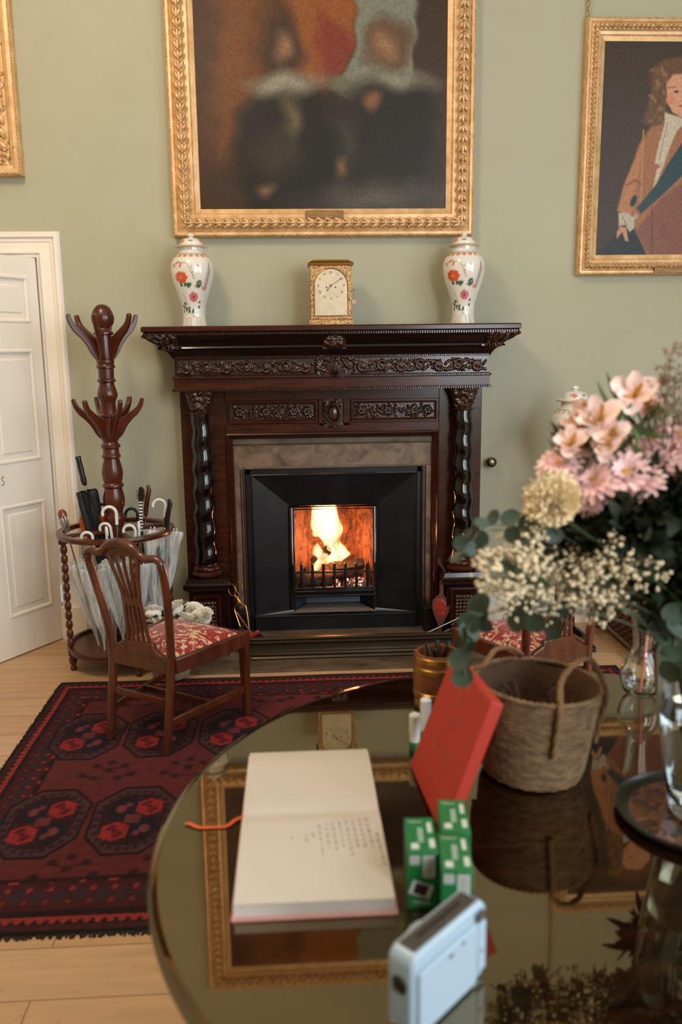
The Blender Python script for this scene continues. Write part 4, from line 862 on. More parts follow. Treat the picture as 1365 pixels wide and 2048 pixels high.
umbrella('clear umbrella with the tallest white hook handle in front of the pole',base(-.98,-.58),(-.975,-.58,.885),'hook',film_m,.50,.085,hd=(-1,0),scale=1.12)
umbrella('clear umbrella with a low white hook handle at the left front of the ring',base(-1.08,-.60),(-1.10,-.62,.765),'hook',film_m,.48,.070,hd=(-1,-.1),scale=.9)
umbrella('clear umbrella with a white hook handle just left of the tall white hook',base(-.96,-.52),(-1.015,-.56,.80),'hook',film_m,.50,.070,hd=(-1,.1),scale=.9)
umbrella('clear umbrella with a white hook handle turned towards the room, beside the tall white hook',base(-1.04,-.50),(-1.03,-.60,.795),'hook',film_m,.48,.06,hd=(.3,-1),scale=.8)
umbrella('clear umbrella with a white hook handle at the front right of the pole',base(-.92,-.56),(-.875,-.60,.79),'hook',film_m,.50,.075,hd=(-1,-.05),scale=.95)
umbrella('clear umbrella with a white hook handle turned away behind the front right hook',base(-.90,-.48),(-.865,-.54,.79),'hook',film_m,.48,.06,hd=(-.3,1),scale=.8)
umbrella('clear umbrella leaning out at the right of the ring with a white hook handle',(-.80,-.56,.19),(-.735,-.42,.89),'hook',film_m,.58,.090,hd=(-1,0),scale=1.05)
umbrella('black umbrella with a fat upright black handle at the right of the ring',base(-.80,-.40),(-.725,-.46,.80),'fat',blackcloth_m,.54,.045,hm=black_m,hd=(1,0),ribtips=False)
umbrella('dark umbrella with a brown wooden crook leaning at the back right of the pole',base(-.93,-.36),(-.858,-.34,.86),'fat',blackcloth_m,.54,.045,hm=stand_m,hd=(1,0),ribtips=False)
umbrella('black umbrella with a small black hook just right of the pole',base(-.90,-.40),(-.90,-.38,.84),'hook',blackcloth_m,.54,.045,hm=black_m,hd=(-1,0),ribtips=False)
umbrella('black umbrella with a black hook handle just left of the pole',base(-1.06,-.36),(-1.065,-.36,.86),'hook',blackcloth_m,.54,.045,hm=black_m,hd=(-1,0),scale=1.2,ribtips=False)
t_,L_=umbrella('umbrella with a handle shaped like a guitar neck and headstock',base(-.90,-.46),(-.862,-.50,.77),'cage',blackcloth_m,.50,.045,hm=black_m,ribtips=False)
mb=MB(); mb.box(-.009,.009,-.006,.006,L_,L_+.17); obj('fretboard',mb,whitepl_m,t_)
mb=MB()
for i in range(9): z=L_+.008+i*.018; mb.box(-.0095,.0095,-.0066,.0066,z,z+.008)
obj('fret_marks',mb,black_m,t_)
mb=MB(); mb.prism([(-.012,L_+.165),(.012,L_+.165),(.020,L_+.19),(.018,L_+.235),(.006,L_+.25),(-.010,L_+.245),(-.016,L_+.20)],-.006,.006,lambda p,d:(p[0],d,p[1])); obj('headstock',mb,black_m,t_,bevel=.002)
mb=MB()
for i in range(4):
    for s in (-1,1): mb.ell((s*.021,0,L_+.185+i*.014),(.005,.004,.004),6,4)
obj('tuning_pegs',mb,brass_m,t_)
# ================================================================ CHAIRS
def make_chair(label):
    t=thing('dining_chair',label,'chair')
    c=lambda n,mb,mt=chair_m,**k:obj(n,mb,mt,t,**k)
    for s in (-1,1):
        mb=MB(); pts=smoothc([(s*.166,-.275,0),(s*.168,-.245,.20),(s*.172,-.222,.40),(s*.183,-.232,.55),(s*.203,-.262,.72),(s*.212,-.288,.83),(s*.208,-.297,.865)],30)
        mb.tube(pts,[.0205-.004*i/29 for i in range(len(pts))],8,flat=(.95,1.1),up=(0,1,0)); c('rear_post',mb,ang=60)
        mb=MB(); P=[]
        for z,w in ((0,.017),(.36,.020),(.425,.021)): P.append([(s*.236-w+(.006 if z==0 else 0)*s,.228-w,z),(s*.236+w,.228-w,z),(s*.236+w,.228+w,z),(s*.236-w,.228+w,z)])
        mb.grid(P,cv=True,flip=True); mb.f.append((3,2,1,0)); mb.f.append((8,9,10,11)); c('front_leg',mb,bevel=.003)
        mb=MB(); mb.beam((s*.178,-.205,.386),(s*.240,.215,.386),.026,.070); c('side_rail',mb,bevel=.005)
        mb=MB(); mb.beam((s*.172,-.235,.135),(s*.236,.220,.135),.016,.034); c('side_stretcher',mb,bevel=.003)
    mb=MB(); mb.beam((-.225,.232,.386),(.225,.232,.386),.026,.070); c('front_rail',mb,bevel=.005)
    mb=MB(); mb.beam((-.168,-.222,.386),(.168,-.222,.386),.026,.070); c('rear_rail',mb,bevel=.004)
    mb=MB(); mb.beam((-.205,-.0,.140),(.205,-.0,.140),.016,.030); c('cross_stretcher',mb,bevel=.003)
    mb=MB(); mb.beam((-.165,-.238,.225),(.165,-.238,.225),.016,.030); c('rear_stretcher',mb,bevel=.003)
    # crest rail
    cz=smoothc([(-.212,.855),(-.208,.878),(-.180,.892),(-.140,.888),(-.105,.900),(-.065,.930),(0,.944),(.065,.930),(.105,.900),(.140,.888),(.180,.892),(.208,.878),(.212,.855)],72)
    mb=MB(); mb.tube([(p[0],-.297-.012*math.cos(p[0]*7),p[1]) for p in cz],[.017+.005*math.exp(-(p[0]/.09)**2) for p in cz],10,flat=(1,1.05),up=(0,1,0)); c('crest_rail',mb,ang=70)
    # pierced splat of fanned ribs
    def yb(z): return float(np.interp(z,[.40,.55,.72,.83,.93],[-.222,-.238,-.264,-.288,-.302]))
    def hw(z): return float(np.interp(z,[.42,.47,.52,.60,.68,.76,.84,.92],[.085,.064,.056,.050,.044,.056,.076,.098]))
    mb=MB()
    for k in range(5):
        f=-1+2*k/4; P=[]
        for z in np.linspace(.455,.925,26):
            w=.0062 if abs(f)<1 else .008; x=f*hw(z); y=yb(z); P.append([(x-w,y-.006,z),(x+w,y-.006,z),(x+w,y+.006,z),(x-w,y+.006,z)])
        mb.grid(P,cv=True,flip=True)
    for z0,z1 in ((.652,.690),(.42,.475),(.885,.925)):
        P=[[(-hw(z),yb(z)-.0065,z),(hw(z),yb(z)-.0065,z),(hw(z),yb(z)+.0065,z),(-hw(z),yb(z)+.0065,z)] for z in np.linspace(z0,z1,5)]; k=len(mb.v); mb.grid(P,cv=True,flip=True); mb.f.append((k+3,k+2,k+1,k)); mb.f.append((k+16,k+17,k+18,k+19))
    for f in (-.5,.5):
        mb.tube([(f*hw(z)+.010*math.sin((z-.70)*16),yb(z)-.002,z) for z in np.linspace(.69,.89,14)],.0045,6)
    c('pierced_splat',mb,ang=50,bevel=.0015)
    mb=MB(); mb.prism([(-.15,.415),(.15,.415),(.13,.435),(.09,.452),(.085,.48),(-.085,.48),(-.09,.452),(-.13,.435)],-.236,-.210,lambda p,d:(p[0],d,p[1])); c('splat_shoe',mb,bevel=.005)
    # drop-in seat
    nu,nv=22,22; P=[]
    for i in range(nu):
        v=i/(nu-1); y=-.205+v*.425; hwid=.160+.062*v; P.append([(hwid*(2*j/(nv-1)-1),y,.412+.040*(1-(2*v-1)**6)*(1-(2*j/(nv-1)-1)**6)**1+.012*math.sin(PI*v)*math.sin(PI*j/(nv-1))) for j in range(nv)])
    mb=MB(); mb.grid(P); c('seat_cushion',mb,brocade_m,ang=70)
    return t
ch1=make_chair('mahogany chair with a red and gold seat standing on the rug before the hall stand')
ch1.location=(-.588,-1.324,.006); ch1.rotation_euler=(0,0,R(-32.5))
dup(ch1,(1.06,-1.42,.006),R(21.8),'mahogany chair with a red and gold seat half hidden by the bouquet')
# ================================================================ RUG
gx,gy=np.arange(-1.28,1.75,.0065),np.arange(-2.80,-.775,.0065)
X,Y=np.meshgrid(gx,gy)
red=(112,32,34); dkr=(54,20,24); brt=(150,30,32); nav=(34,28,38); rose=(112,50,48)
lay=[]
C=paint(X,Y,(92,34,36),[])
def border(C):
    d=np.minimum.reduce([X+1.28,1.72-X,Y+2.80]); dn=Y+2.80; df=-.785-Y; dl=X+1.28; dr_=1.74-X
    D=np.minimum.reduce([dn*.9,df,dl*1.25,dr_*1.25]); s=np.where(np.minimum(dn,df)<np.minimum(dl,dr_),X,Y)
    def put(m,col): C[m]=np.array(col)/255
    put(D<.26,(64,24,28)); put((D<.255)&(D>.235),(36,20,24)); put((D<.10)&(D>.085),(36,20,24))
    put((D<.225)&(D>.115)&(np.abs(((s)%.07)-.035)+np.abs(D-.17)*.8<.030),(50,34,44)); put((D<.225)&(D>.115)&(np.abs(((s+.035)%.07)-.035)+np.abs(D-.20)*.8<.012),(132,38,40)); put((D<.225)&(D>.115)&(np.abs(((s+.035)%.07)-.035)+np.abs(D-.14)*.8<.012),(104,34,36))
    put((D<.245)&(D>.232)&(((s)%.11)<.03),(140,40,40)); put((D<.085)&(D>.05)&((s%.035)<(.0+(D-.05)*.9)),(34,20,24)); put((D<.075)&(D>.045),(148,42,38)); put((D<.062)&(((s%.036)-.018)**2<(.0155*(1-(D-.036)/.03))**2),(36,20,22)); put(D<.036,(60,28,30)); put(D<.012,(26,20,20))
    return C
def gul(cx,cy):
    rx,ry=.158,.232
    o=lambda k:[(cx+k*rx*a,cy+k*ry*b) for a,b in ((-.42,-1),(.42,-1),(.95,-.5),(1,.5),(.42,1),(-.42,1),(-1,.5),(-.95,-.5))]
    L=[('p',o(1.03),(26,16,20),.006),('p',o(.97),(70,40,44),.006),('p',o(.76),(28,18,22),.006),('p',o(.72),(52,22,26),.006)]
    for k in range(26):
        a=2*PI*k/26; L.append(('e',cx+rx*.86*math.cos(a),cy+ry*.86*math.sin(a),.012,.016,0,(46,26,32),.005))
    # quartered centre
    L+=[('p',[(cx-.10,cy),(cx,cy),(cx,cy+.15),(cx-.06,cy+.15),(cx-.10,cy+.08)],(30,24,36),.006),('p',[(cx+.10,cy),(cx,cy),(cx,cy-.15),(cx+.06,cy-.15),(cx+.10,cy-.08)],(30,24,36),.006)]
    for sx in (-1,1):
        ox,oy=cx+sx*.052,cy+sx*.085; L.append(('p',[(ox-.05,oy-.035),(ox,oy-.065),(ox+.05,oy-.04),(ox+.05,oy+.035),(ox,oy+.065),(ox-.05,oy+.035)],(146,32,34),.005))
        for dx,dy in ((-.022,.02),(-.008,.032),(.022,-.014),(.008,-.03),(.0,.002)): L.append(('e',ox+dx,oy+dy,.012,.014,0,(84,20,28),.008))
        L.append(('e',cx-sx*.055,cy+sx*.07,.02,.028,0,(110,46,46),.006)); L.append(('e',cx-sx*.03,cy+sx*.10,.014,.018,0,(104,40,42),.006))
    L.append(('p',[(cx-.028,cy-.03),(cx+.028,cy-.03),(cx+.028,cy+.03),(cx-.028,cy+.03)],(100,40,44),.006))
    return L
def motif(cx,cy):
    L=[]
    for dx,dy in ((-.10,-.02),(-.06,.06),(.0,.09),(.06,.055),(.10,-.02),(-.05,-.05),(.05,-.05),(0,.02)):
        L.append(('e',cx+dx,cy+dy,.016,.018,0,(44,22,26),.006))
        for k in range(4): a=PI/4+k*PI/2; L.append(('l',[(cx+dx,cy+dy),(cx+dx+.024*math.cos(a),cy+dy+.026*math.sin(a))],.004,(44,22,26),.004))
    L+=[('l',[(cx-.10,cy-.02),(cx-.05,cy-.05),(cx+.05,cy-.05),(cx+.10,cy-.02)],.006,(44,22,26),.004),('l',[(cx-.06,cy+.06),(cx,cy+.02),(cx+.06,cy+.055)],.006,(44,22,26),.004)]
    return L
def local(C,L,cx,cy,r):
    m=(np.abs(gx-cx)<r)[None,:]&(np.abs(gy-cy)<r)[:,None]; i=np.where(m.any(1))[0]; j=np.where(m.any(0))[0]; sl=(slice(i[0],i[-1]+1),slice(j[0],j[-1]+1))
    Xs,Ys=X[sl],Y[sl]; sub=C[sl]
    for l in L:
        one=paint(Xs,Ys,(0,0,0),[l[:-2]+((255,255,255),l[-1])]) ; a=one[...,:1]; sub[:]=sub*(1-a)+a*np.array(l[-2])/255
C=C+0
C+= (np.sin(X*3+np.sin(Y*5))*.012)[...,None]*np.array([1,.6,.6])
C=border(C)
for i in range(8):
    for yy in (-2.16,-1.43):
        cx=-.985+i*.335
        if cx<1.45: local(C,gul(cx,yy),cx,yy,.27)
for i in range(8):
    for yy in (-1.79,-2.49,-1.06):
        cx=-.82+i*.335
        if cx<1.5: local(C,motif(cx,yy if yy!=-2.49 else -2.485),cx,yy,.16)
C=C*1.12+.035; C=C*.8+.2*C.mean(-1,keepdims=True)*np.array([1.15,.95,.88]); C+=(.05*np.sin(X*40+6*np.sin(Y*13))*np.sin(Y*47+5*np.sin(X*11)))[...,None]*C; C=np.clip(C,0,1); P=np.stack([X,Y,np.full(X.shape,.006)+.002*np.sin(X*9)*np.sin(Y*7)],-1)
mb=MB(); mb.grid(P,c=C); mb.box(-1.282,gx[-1]+.002,-2.802,gy[-1]+.002,.0005,.004); mb.c+=[tuple(np.array((40,20,20))/255)]*8
RG=thing('oriental_rug','deep red patterned oriental rug under the chair and round table','rug',(.2,-1.8,0))
obj('pile',mb,rug_m,RG,world=True,fixn=False)
mb=MB()
for i in range(520):
    x=-1.275+i*.0058+random.uniform(-.002,.002); mb.beam((x,-2.80,.004),(x+random.uniform(-.012,.012),-2.80-random.uniform(.010,.022),.003),.005,.003)
for i in range(300):
    y=-2.78+i*.0066; mb.beam((-1.278,y,.004),(-1.278-random.uniform(.006,.014),y+random.uniform(-.004,.004),.003),.003,.002)
obj('fringe',mb,mat('rug_fringe',(34,26,24),.95),RG,world=True,kind='stuff')
# ================================================================ HEARTH THINGS
def rose(name,label,c,r,mt,group,leaves=True,tilt=(0,0)):
    t=thing(name,label,'flower',c,random.uniform(0,6),group); t.rotation_euler[0]=tilt[0]; t.rotation_euler[1]=tilt[1]
    mb=MB()
    for k in range(64):
        a=k*2.4+random.uniform(-.2,.2); q=math.sqrt(k/64)*r*.92; c_=Vector((q*math.cos(a),q*math.sin(a),r*.55*math.sqrt(max(0,1-(q/r)**2))+random.uniform(-.03,.03)*r)); w_=r*random.uniform(.24,.36); tl=q/r
        e1=Vector((-math.sin(a),math.cos(a),0)); upv=Vector((math.cos(a)*tl*1.3,math.sin(a)*tl*1.3,1-tl*.7)).normalized(); e2=upv.cross(e1).normalized(); P=[]
        for i in range(4): P.append([tuple(c_+e1*(u*w_*(1-.12*(i-2)**2*.5))+upv*((i/3-.55)*w_*1.3)+e2*(w_*.22*u*u+w_*.08*math.sin(u*5+k))) for u in np.linspace(-1,1,7)])
        mb.grid(P)
    mb.ell((0,0,-.05*r),(r*.8,r*.8,r*.5),14,8); obj('petals',mb,mt,t,ang=80,fixn=False)
    if leaves:
        mb=MB()
        for k in range(4):
            a=random.uniform(0,6); mb.tube([(0,0,-r*.4),(r*.8*math.cos(a),r*.8*math.sin(a),-r*.45),(r*1.35*math.cos(a),r*1.35*math.sin(a),-r*.3)],[.002,r*.28,.001],6,flat=(1,.15))
        obj('leaves',mb,leaf_m,t)
    return t
def flower_basket(loc,label):
    t=thing('wicker_basket',label,'basket',loc)
    mb=MB(); mb.lathe([(.085,0),(.095,.01),(.112,.10),(.125,.20),(.132,.25),(.136,.262),(.128,.268),(.120,.25),(.10,.05)],(0,0,0),60,mod=lambda a,z:1+.02*math.cos(30*a)*(1 if int(z*60)%2 else -1)); obj('basket_body',mb,whicker_m,t,ang=70)
    mb=MB(); mb.tube([(.132*math.cos(a),.132*math.sin(a),.262+.004*math.sin(a*20)) for a in np.linspace(0,2*PI,80)[:-1]],.010,8,closed=True); obj('basket_rim',mb,whicker_m,t)
    return t
flower_basket((-.70,-.745,.012),'pale wicker basket of white roses on the floor behind the left chair')
pos=[(-.775,-.76,.375,'far left'),(-.66,-.74,.385,'tall centre left'),(-.60,-.79,.335,'small middle'),(-.52,-.76,.335,'large ruffled right hand'),(-.73,-.80,.315,'low front left'),(-.67,-.68,.34,'low back'),(-.57,-.68,.35,'back right')]
for x,y,z,w in pos: rose('white_rose','%s white rose in the basket behind the left chair'%w,(x,y,z),.058 if 'large' not in w else .068,white_fl,'white roses behind the left chair',tilt=(random.uniform(.1,.5),random.uniform(-.3,.3)))
flower_basket((1.27,-.70,.0),'pale wicker basket of white roses on the floor behind the right chair')
for x,y,z,w in [(1.20,-.74,.36,'left'),(1.30,-.76,.33,'right'),(1.25,-.66,.37,'back'),(1.35,-.70,.34,'far right')]: rose('white_rose','%s white rose in the basket behind the right chair'%w,(x,y,z),.055,white_fl,'white roses behind the right chair',tilt=(.4,0))
# tongs
TG=thing('fire_tongs','brass log tongs with two oval finger loops leaning by the left pedestal','tongs',(-.30,-.34,.035)); TG.rotation_euler=(R(-14),R(-13),0)
mb=MB()
for s in (-1,1):
    mb.tube([(s*.022+.020*math.cos(a),0,.335+.036*math.sin(a)) for a in np.linspace(0,2*PI,25)[:-1]],.0035,6,closed=True,flat=(1,.8))
obj('finger_loops',mb,brass_m,TG)
mb=MB(); mb.tube([(-.014,0,.305),(.0,0,.27),(.006,0,.25)],[.004,.006,.007],8); mb.tube([(.014,0,.305),(.0,.003,.27),(-.006,.003,.25)],[.004,.006,.007],8); mb.ell((0,0,.262),(.010,.008,.012),8,5); obj('pivot',mb,brass_m,TG)
for s in (-1,1):
    mb=MB(); mb.tube(smoothc([(s*.004,0,.25),(s*.030,0,.228),(s*.034,0,.20),(s*.024,0,.10),(s*.010,0,.02),(s*.004,0,.0)],24),.0042,6); obj('tong_arm',mb,brass_m,TG)
# hearth brush
BR=thing('hearth_brush','red handled hearth brush with dark bristles leaning beside the tongs','brush',(-.235,-.36,.035)); BR.rotation_euler=(R(-8),R(-32),R(10))
mb=MB(); mb.tube([(0,0,.08),(-.0,0,.17),(0,0,.24)],[.005,.004,.005],8); obj('handle',mb,redlac_m,BR)
mb=MB(); mb.box(-.045,.045,-.014,.014,.06,.082); obj('brush_head',mb,redlac_m,BR,bevel=.004)
mb=MB()
for i in range(120):
    x=random.uniform(-.042,.042);y=random.uniform(-.012,.012); mb.tube([(x,y,.062),(x*1.25,y*1.8,.0)],.0014,4)
obj('bristles',mb,bristle_m,BR,kind='stuff')
# bellows
BL=thing('fire_bellows','pear shaped hand bellows with red painted boards leaning by the right pedestal','bellows',(.845,-.30,.035)); BL.rotation_euler=(R(-10),R(2),R(-8))
bo=smoothc([(-.008,.0),(-.012,.06),(-.035,.12),(-.052,.17),(-.048,.215),(-.02,.245),(-.012,.26),(-.012,.33),(0,.337),(.012,.33),(.012,.26),(.02,.245),(.048,.215),(.052,.17),(.035,.12),(.012,.06),(.008,.0)],70)
for y0,y1,nm in ((-.026,-.018,'front_board'),(.018,.026,'back_board')):
    mb=MB(); mb.prism([tuple(p) for p in bo],y0,y1,lambda p,d:(p[0],d,p[1])); obj(nm,mb,mat('bellows_wood' if nm=='front_board' else 'bellows_wood_back',(92,44,26),.4,coat=.3),BL,bevel=.002)
mb=MB(); mb.prism([(p[0]*.86,p[1]*.9+.012) for p in bo if p[1]<.25],-.018,.018,lambda p,d:(p[0]*(1.08 if abs(d)<.01 else 1),d,p[1])); obj('leather_folds',mb,mat('tan_leather',(126,82,44),.6,bump=(60,.4,.005)),BL)
mb=MB()
for (x,z,rx,rz_) in ((-.008,.205,.026,.024),(-.016,.175,.024,.020),(.010,.165,.018,.018),(-.002,.135,.022,.018),(.02,.19,.014,.02)): mb.ell((x,-.026,z),(rx*1.1,.0012,rz_*1.1),12,5)
obj('painted_flowers',mb,redlac_m,BL)
mb=MB(); mb.lathe([(.010,-.03),(.007,-.03),(.009,.0),(.014,.03)],(0,0,.03),12); obj('nozzle',mb,brass_m,BL)
# pokers
for a,b,lab in (((.665,-.47,.085),(.935,-.42,.185),'steel poker resting across the fender at the right, upper of the two'),((.80,-.50,.118),(.99,-.40,.150),'steel poker resting across the fender at the right, lower of the two')):
    a=np.array(a);b=np.array(b); t=thing('fire_poker',lab,'poker',tuple((a+b)/2)); mb=MB(); mb.tube([a,a+(b-a)*.5,b],.0042,8); obj('rod',mb,steel_m,t,world=True)
    mb=MB(); mb.ell(b,(.010,.010,.010),10,6); mb.ell(a+(b-a)*.85,(.006,.006,.006),8,5); mb.ell(a+(b-a)*.35,(.006,.006,.006),8,5); obj('knobs',mb,brass_m,t,world=True)
AD=thing('brass_andiron','small scrolled brass andiron on the hearth beside the bellows','andiron',(.93,-.27,.033))
mb=MB(); mb.tube(smoothc([(-.03,0,0),(-.02,0,.05),(0,0,.07),(0,0,.12)],16),.005,8); mb.tube(smoothc([(.03,0,0),(.02,0,.05),(0,0,.07)],16),.005,8); mb.ell((0,0,.13),(.012,.012,.012),10,6); mb.ell((-.03,0,.008),.008,8,5); mb.ell((.03,0,.008),.008,8,5); mb.tube(smoothc([(0,0,.10),(-.03,-.01,.12),(-.04,-.01,.10)],10),.003,6); obj('scroll_frame',mb,brass_m,AD)
# hamper at the right
HM=thing('wicker_chest','dark woven wicker chest on the floor right of the chair','chest',(2.13,-.50,0))
hx0,hx1,hy0,hy1,hz0,hz1=1.88,2.45,-.72,-.12,.07,.52
mb=MB()
def weave(ax,fix,a0,a1,sg):
    na=int((a1-a0)/.034); nz_=int((hz1-hz0)/.020)
    for j in range(nz_):
        z=hz0+(j+.5)*(hz1-hz0)/nz_; pts=[]
        for i in range(na*4+1):
            a=a0+(a1-a0)*i/(na*4); o_=.006*math.sin(PI*i/4*1.0+(PI if j%2 else 0)); pts.append((a,fix+sg*o_,z) if ax=='x' else (fix+sg*o_,a,z))
        mb.tube(pts,.0088,5)
weave('x',hy0,hx0,hx1,-1); weave('y',hx0,hy0,hy1,-1); obj('woven_sides',mb,wicker_m,HM,world=True,ang=70)
mb=MB(); mb.box(hx0+.015,hx1,hy0+.015,hy1,hz0,hz1-.01); obj('inner_box',mb,dark_m,HM,world=True)
mb=MB()
for z in (hz0-.005,hz1+.002): mb.tube([(hx0,hy1,z),(hx0,hy0,z),(hx1,hy0,z)],.016,8)
mb.tube([(hx0,hy0,0),(hx0,hy0,hz1)],.016,8); mb.tube([(hx1,hy0,0),(hx1,hy0,hz1)],.016,8); mb.tube([(hx0,hy1,0),(hx0,hy1,hz1)],.016,8); obj('cane_frame',mb,wicker_m,HM,world=True)
mb=MB(); mb.box(hx0-.01,hx1+.01,hy0-.01,hy1,hz1+.01,hz1+.035); obj('lid',mb,wicker_m,HM,world=True,bevel=.008)
# pedestal with third vase
PD=thing('vase_pedestal','dark wooden pedestal with a stepped foot against the right of the wall','pedestal',(1.575,-.42,0))
mb=MB(); mb.box(-.14,.14,-.14,.14,0,.035); mb.box(-.12,.12,-.12,.12,.035,.07); obj('stepped_foot',mb,dark_m,PD,bevel=.006)
mb=MB(); mb.lathe([(.10,.07),(.085,.09),(.06,.11),(.05,.14),(.055,.5),(.06,.85),(.07,.88),(.09,.91),(.10,.93)],(0,0,0),32); obj('shaft',mb,dark_m,PD,ang=45)
mb=MB(); mb.box(-.13,.13,-.13,.13,.93,.96); obj('top',mb,dark_m,PD,bevel=.006)
dup(v1,(1.575,-.42,.961),R(30),'lidded porcelain vase on the pedestal behind the bouquet',scale=(1.12,1.12,1.12))
# ================================================================ TABLE
TB=thing('round_table','large round polished wooden table in the foreground','table',(.615,-3.52,0))
TT=.74
mb=MB(); mb.lathe([(.905,TT-.035),(.922,TT-.03),(.930,TT-.02),(.930,TT-.012),(.922,TT-.003),(.912,TT),(.905,TT)],(0,0,0),160,cap=False); P0=[(.905*math.cos(2*PI*k/160),.905*math.sin(2*PI*k/160),TT-.035) for k in range(160)]; k=len(mb.v); mb.add(P0,[tuple(range(160))]); mb.add([(.905*math.cos(2*PI*k/160),.905*math.sin(2*PI*k/160),TT) for k in range(160)],[tuple(range(160))]); obj('table_top',mb,table_m,TB,ang=30)
mb=MB(); mb.lathe([(.80,TT-.10),(.83,TT-.095),(.83,TT-.036),(.80,TT-.036)],(0,0,0),96,cap=False); obj('apron',mb,table_m,TB,ang=40)
mb=MB(); mb.lathe([(.10,.06),(.14,.08),(.16,.12),(.10,.18),(.08,.26),(.12,.38),(.13,.45),(.09,.54),(.12,.62),(.22,.66),(.24,.70)],(0,0,0),40); obj('pedestal_column',mb,red_m,TB,ang=50)
for k in range(4):
    a=R(45+90*k); mb=MB(); pts=smoothc([(.10*math.cos(a),.10*math.sin(a),.16),(.30*math.cos(a),.30*math.sin(a),.11),(.52*math.cos(a),.52*math.sin(a),.035)],16); mb.tube(pts,[.05-.02*i/len(pts) for i in range(len(pts))],8,flat=(.8,1)); obj('leg',mb,red_m,TB,ang=60)
    mb=MB(); mb.ell((.54*math.cos(a),.54*math.sin(a),.026),(.04,.04,.0255),10,6); obj('foot',mb,brass_m,TB)
# ---- open guest book
GB=thing('guest_book','open guest book with blank and handwritten cream pages','book',(.018,-3.46,TT))
mb=MB(); mb.box(-.153,.151,-.318,.312,.0005,.006); obj('cover',mb,pink_m,GB,bevel=.002)
mb=MB(); n=40; P=[]
for i in range(n+1):
    y=-.310+.612*i/n; d=abs(y+.0)/.31; hgt=.030-.004*math.exp(-(y/.018)**2)*2.2+.0025*math.sin(min(1,d)*PI); 
    if y>0: hgt-=.012*max(0,(y-.22)/.08)**1.5
    P.append([(x,y,hgt) for x in (-.148,-.05,.05,.146)])
mb.grid(P); 
Q=np.array(P); k=len(mb.v)
PS=obj('page_spread',mb,page_m,GB,ang=60)
mb=MB(); P=[]
lo=[[(x,y,.006) for x in (-.1475,.1455)] for y in Q[:,0,1]]
for i in range(n+1): P.append([(-.1475,Q[i,0,1],.006),(-.1475,Q[i,0,1],Q[i,0,2]-.0004)])
mb.grid(P); P=[[(.1455,Q[i,0,1],.006),(.1455,Q[i,0,1],Q[i,0,2]-.0004)] for i in range(n+1)]; mb.grid(P)
mb.add([(-.1475,-.3095,.006),(.1455,-.3095,.006),(.1455,-.3095,.0285),(-.1475,-.3095,.0285)],[(0,1,2,3)]); zt=Q[-1,0,2]; mb.add([(-.1475,.3015,.006),(.1455,.3015,.006),(.1455,.3015,zt-.0004),(-.1475,.3015,zt-.0004)],[(0,1,2,3)]); obj('page_block',mb,edge_m,GB)
mb=MB()
def pz_(y): return float(np.interp(y,Q[:,0,1],Q[:,0,2]))+.0004
for li in range(13):
    x=.132-li*.0145; y1=-.035-li*.003-(.03 if li>8 else 0); y0=-.135+random.uniform(-.03,.02)-(.02 if li<9 else -.02)
    if li==0: y1,y0=-.10,-.21
    y=y1
    while y>y0:
        wl=random.uniform(.008,.02); pts=[]; m_=int(wl/.0014)
        for q in range(m_): yy=y-q*.0014; pts.append((x+.0032*math.sin(q*1.7+li)+.0012*math.sin(q*.9)+(yy+.1)*-.05,yy,pz_(yy)))
        if len(pts)>2: mb.tube(pts,.00055,4)
        y-=wl+.006
obj('handwriting',mb,ink_m,PS)
RBm=MB(); rp2=smoothc([(-.14,.03,.008),(-.165,.022,.004),(-.185,-.002,.0028),(-.215,-.004,.0028),(-.245,-.002,.0028),(-.265,.012,.004),(-.275,.014,.003)],30); RBm.tube(rp2,.0045,6,flat=(1,.25)); obj('ribbon_marker',RBm,mat('orange_ribbon',(226,92,40),.5),GB)
# ---- red box leaning on the basket
RB=thing('red_box','flat red box with BE MY GUEST lettering leaning against the basket','box',(.264,-3.222,TT+.0015)); RB.rotation_euler=Euler((-.371,0,-1.536),'XYZ')
# local: x along bottom edge, z up the face, face at y=0 towards the left
RB.rotation_mode='QUATERNION'; RB.rotation_quaternion=(Matrix.Rotation(-1.536,3,'Z')@Matrix.Rotation(-.371,3,'X')@Matrix.Rotation(-.06,3,'Y')).to_quaternion()
mb=MB(); mb.box(0,.33,0,.030,.001,.302); obj('box_body',mb,redbox_m,RB,bevel=.004)
mb=MB(); mb.box(.004,.326,-.0008,.0,.296,.298); mb.box(.33,.3304,.006,.024,.004,.298) if False else None
for s_,z_,sz in (('BE',.245,.052),('MY',.180,.052),('GUEST',.115,.052)):
    tb=text_mb(s_,sz,.0003); tb.xf(Matrix.Translation((.165,-.0006,z_))@Matrix.Rotation(R(90),4,'X')); mb.add(tb.v,tb.f)
mb.box(.045,.285,-.0006,0,.058,.060)
obj('lettering',mb,redlet_m,RB)
# ---- seagrass basket
SB=thing('seagrass_basket','round woven seagrass basket with rope handles on the table','basket',(.556,-3.262,TT)); SB.rotation_euler=(0,R(3),0)
prof=[(.105,.0),(.116,.006),(.124,.03),(.130,.08),(.137,.14),(.143,.19),(.147,.225)]
mb=MB(); P=[]; 
rows=46
for i in range(rows*4+1):
    f=i/(rows*4); z=.004+f*.226; r=float(np.interp(z,[p[1] for p in prof],[p[0] for p in prof])); r+=.0022*abs(math.sin(f*rows*PI))
    P.append([((r+.0015*math.sin(22*a+(i//4)*PI))*math.cos(a),(r+.0015*math.sin(22*a+(i//4)*PI))*math.sin(a),z) for a in np.linspace(0,2*PI,89)[:-1]])
mb.grid(P,cv=True,flip=True); k=0; mb.f.append(tuple(range(87,-1,-1))); WB=obj('woven_body',mb,grass_m,SB,ang=80,fixn=False)
mb=MB(); P=[]
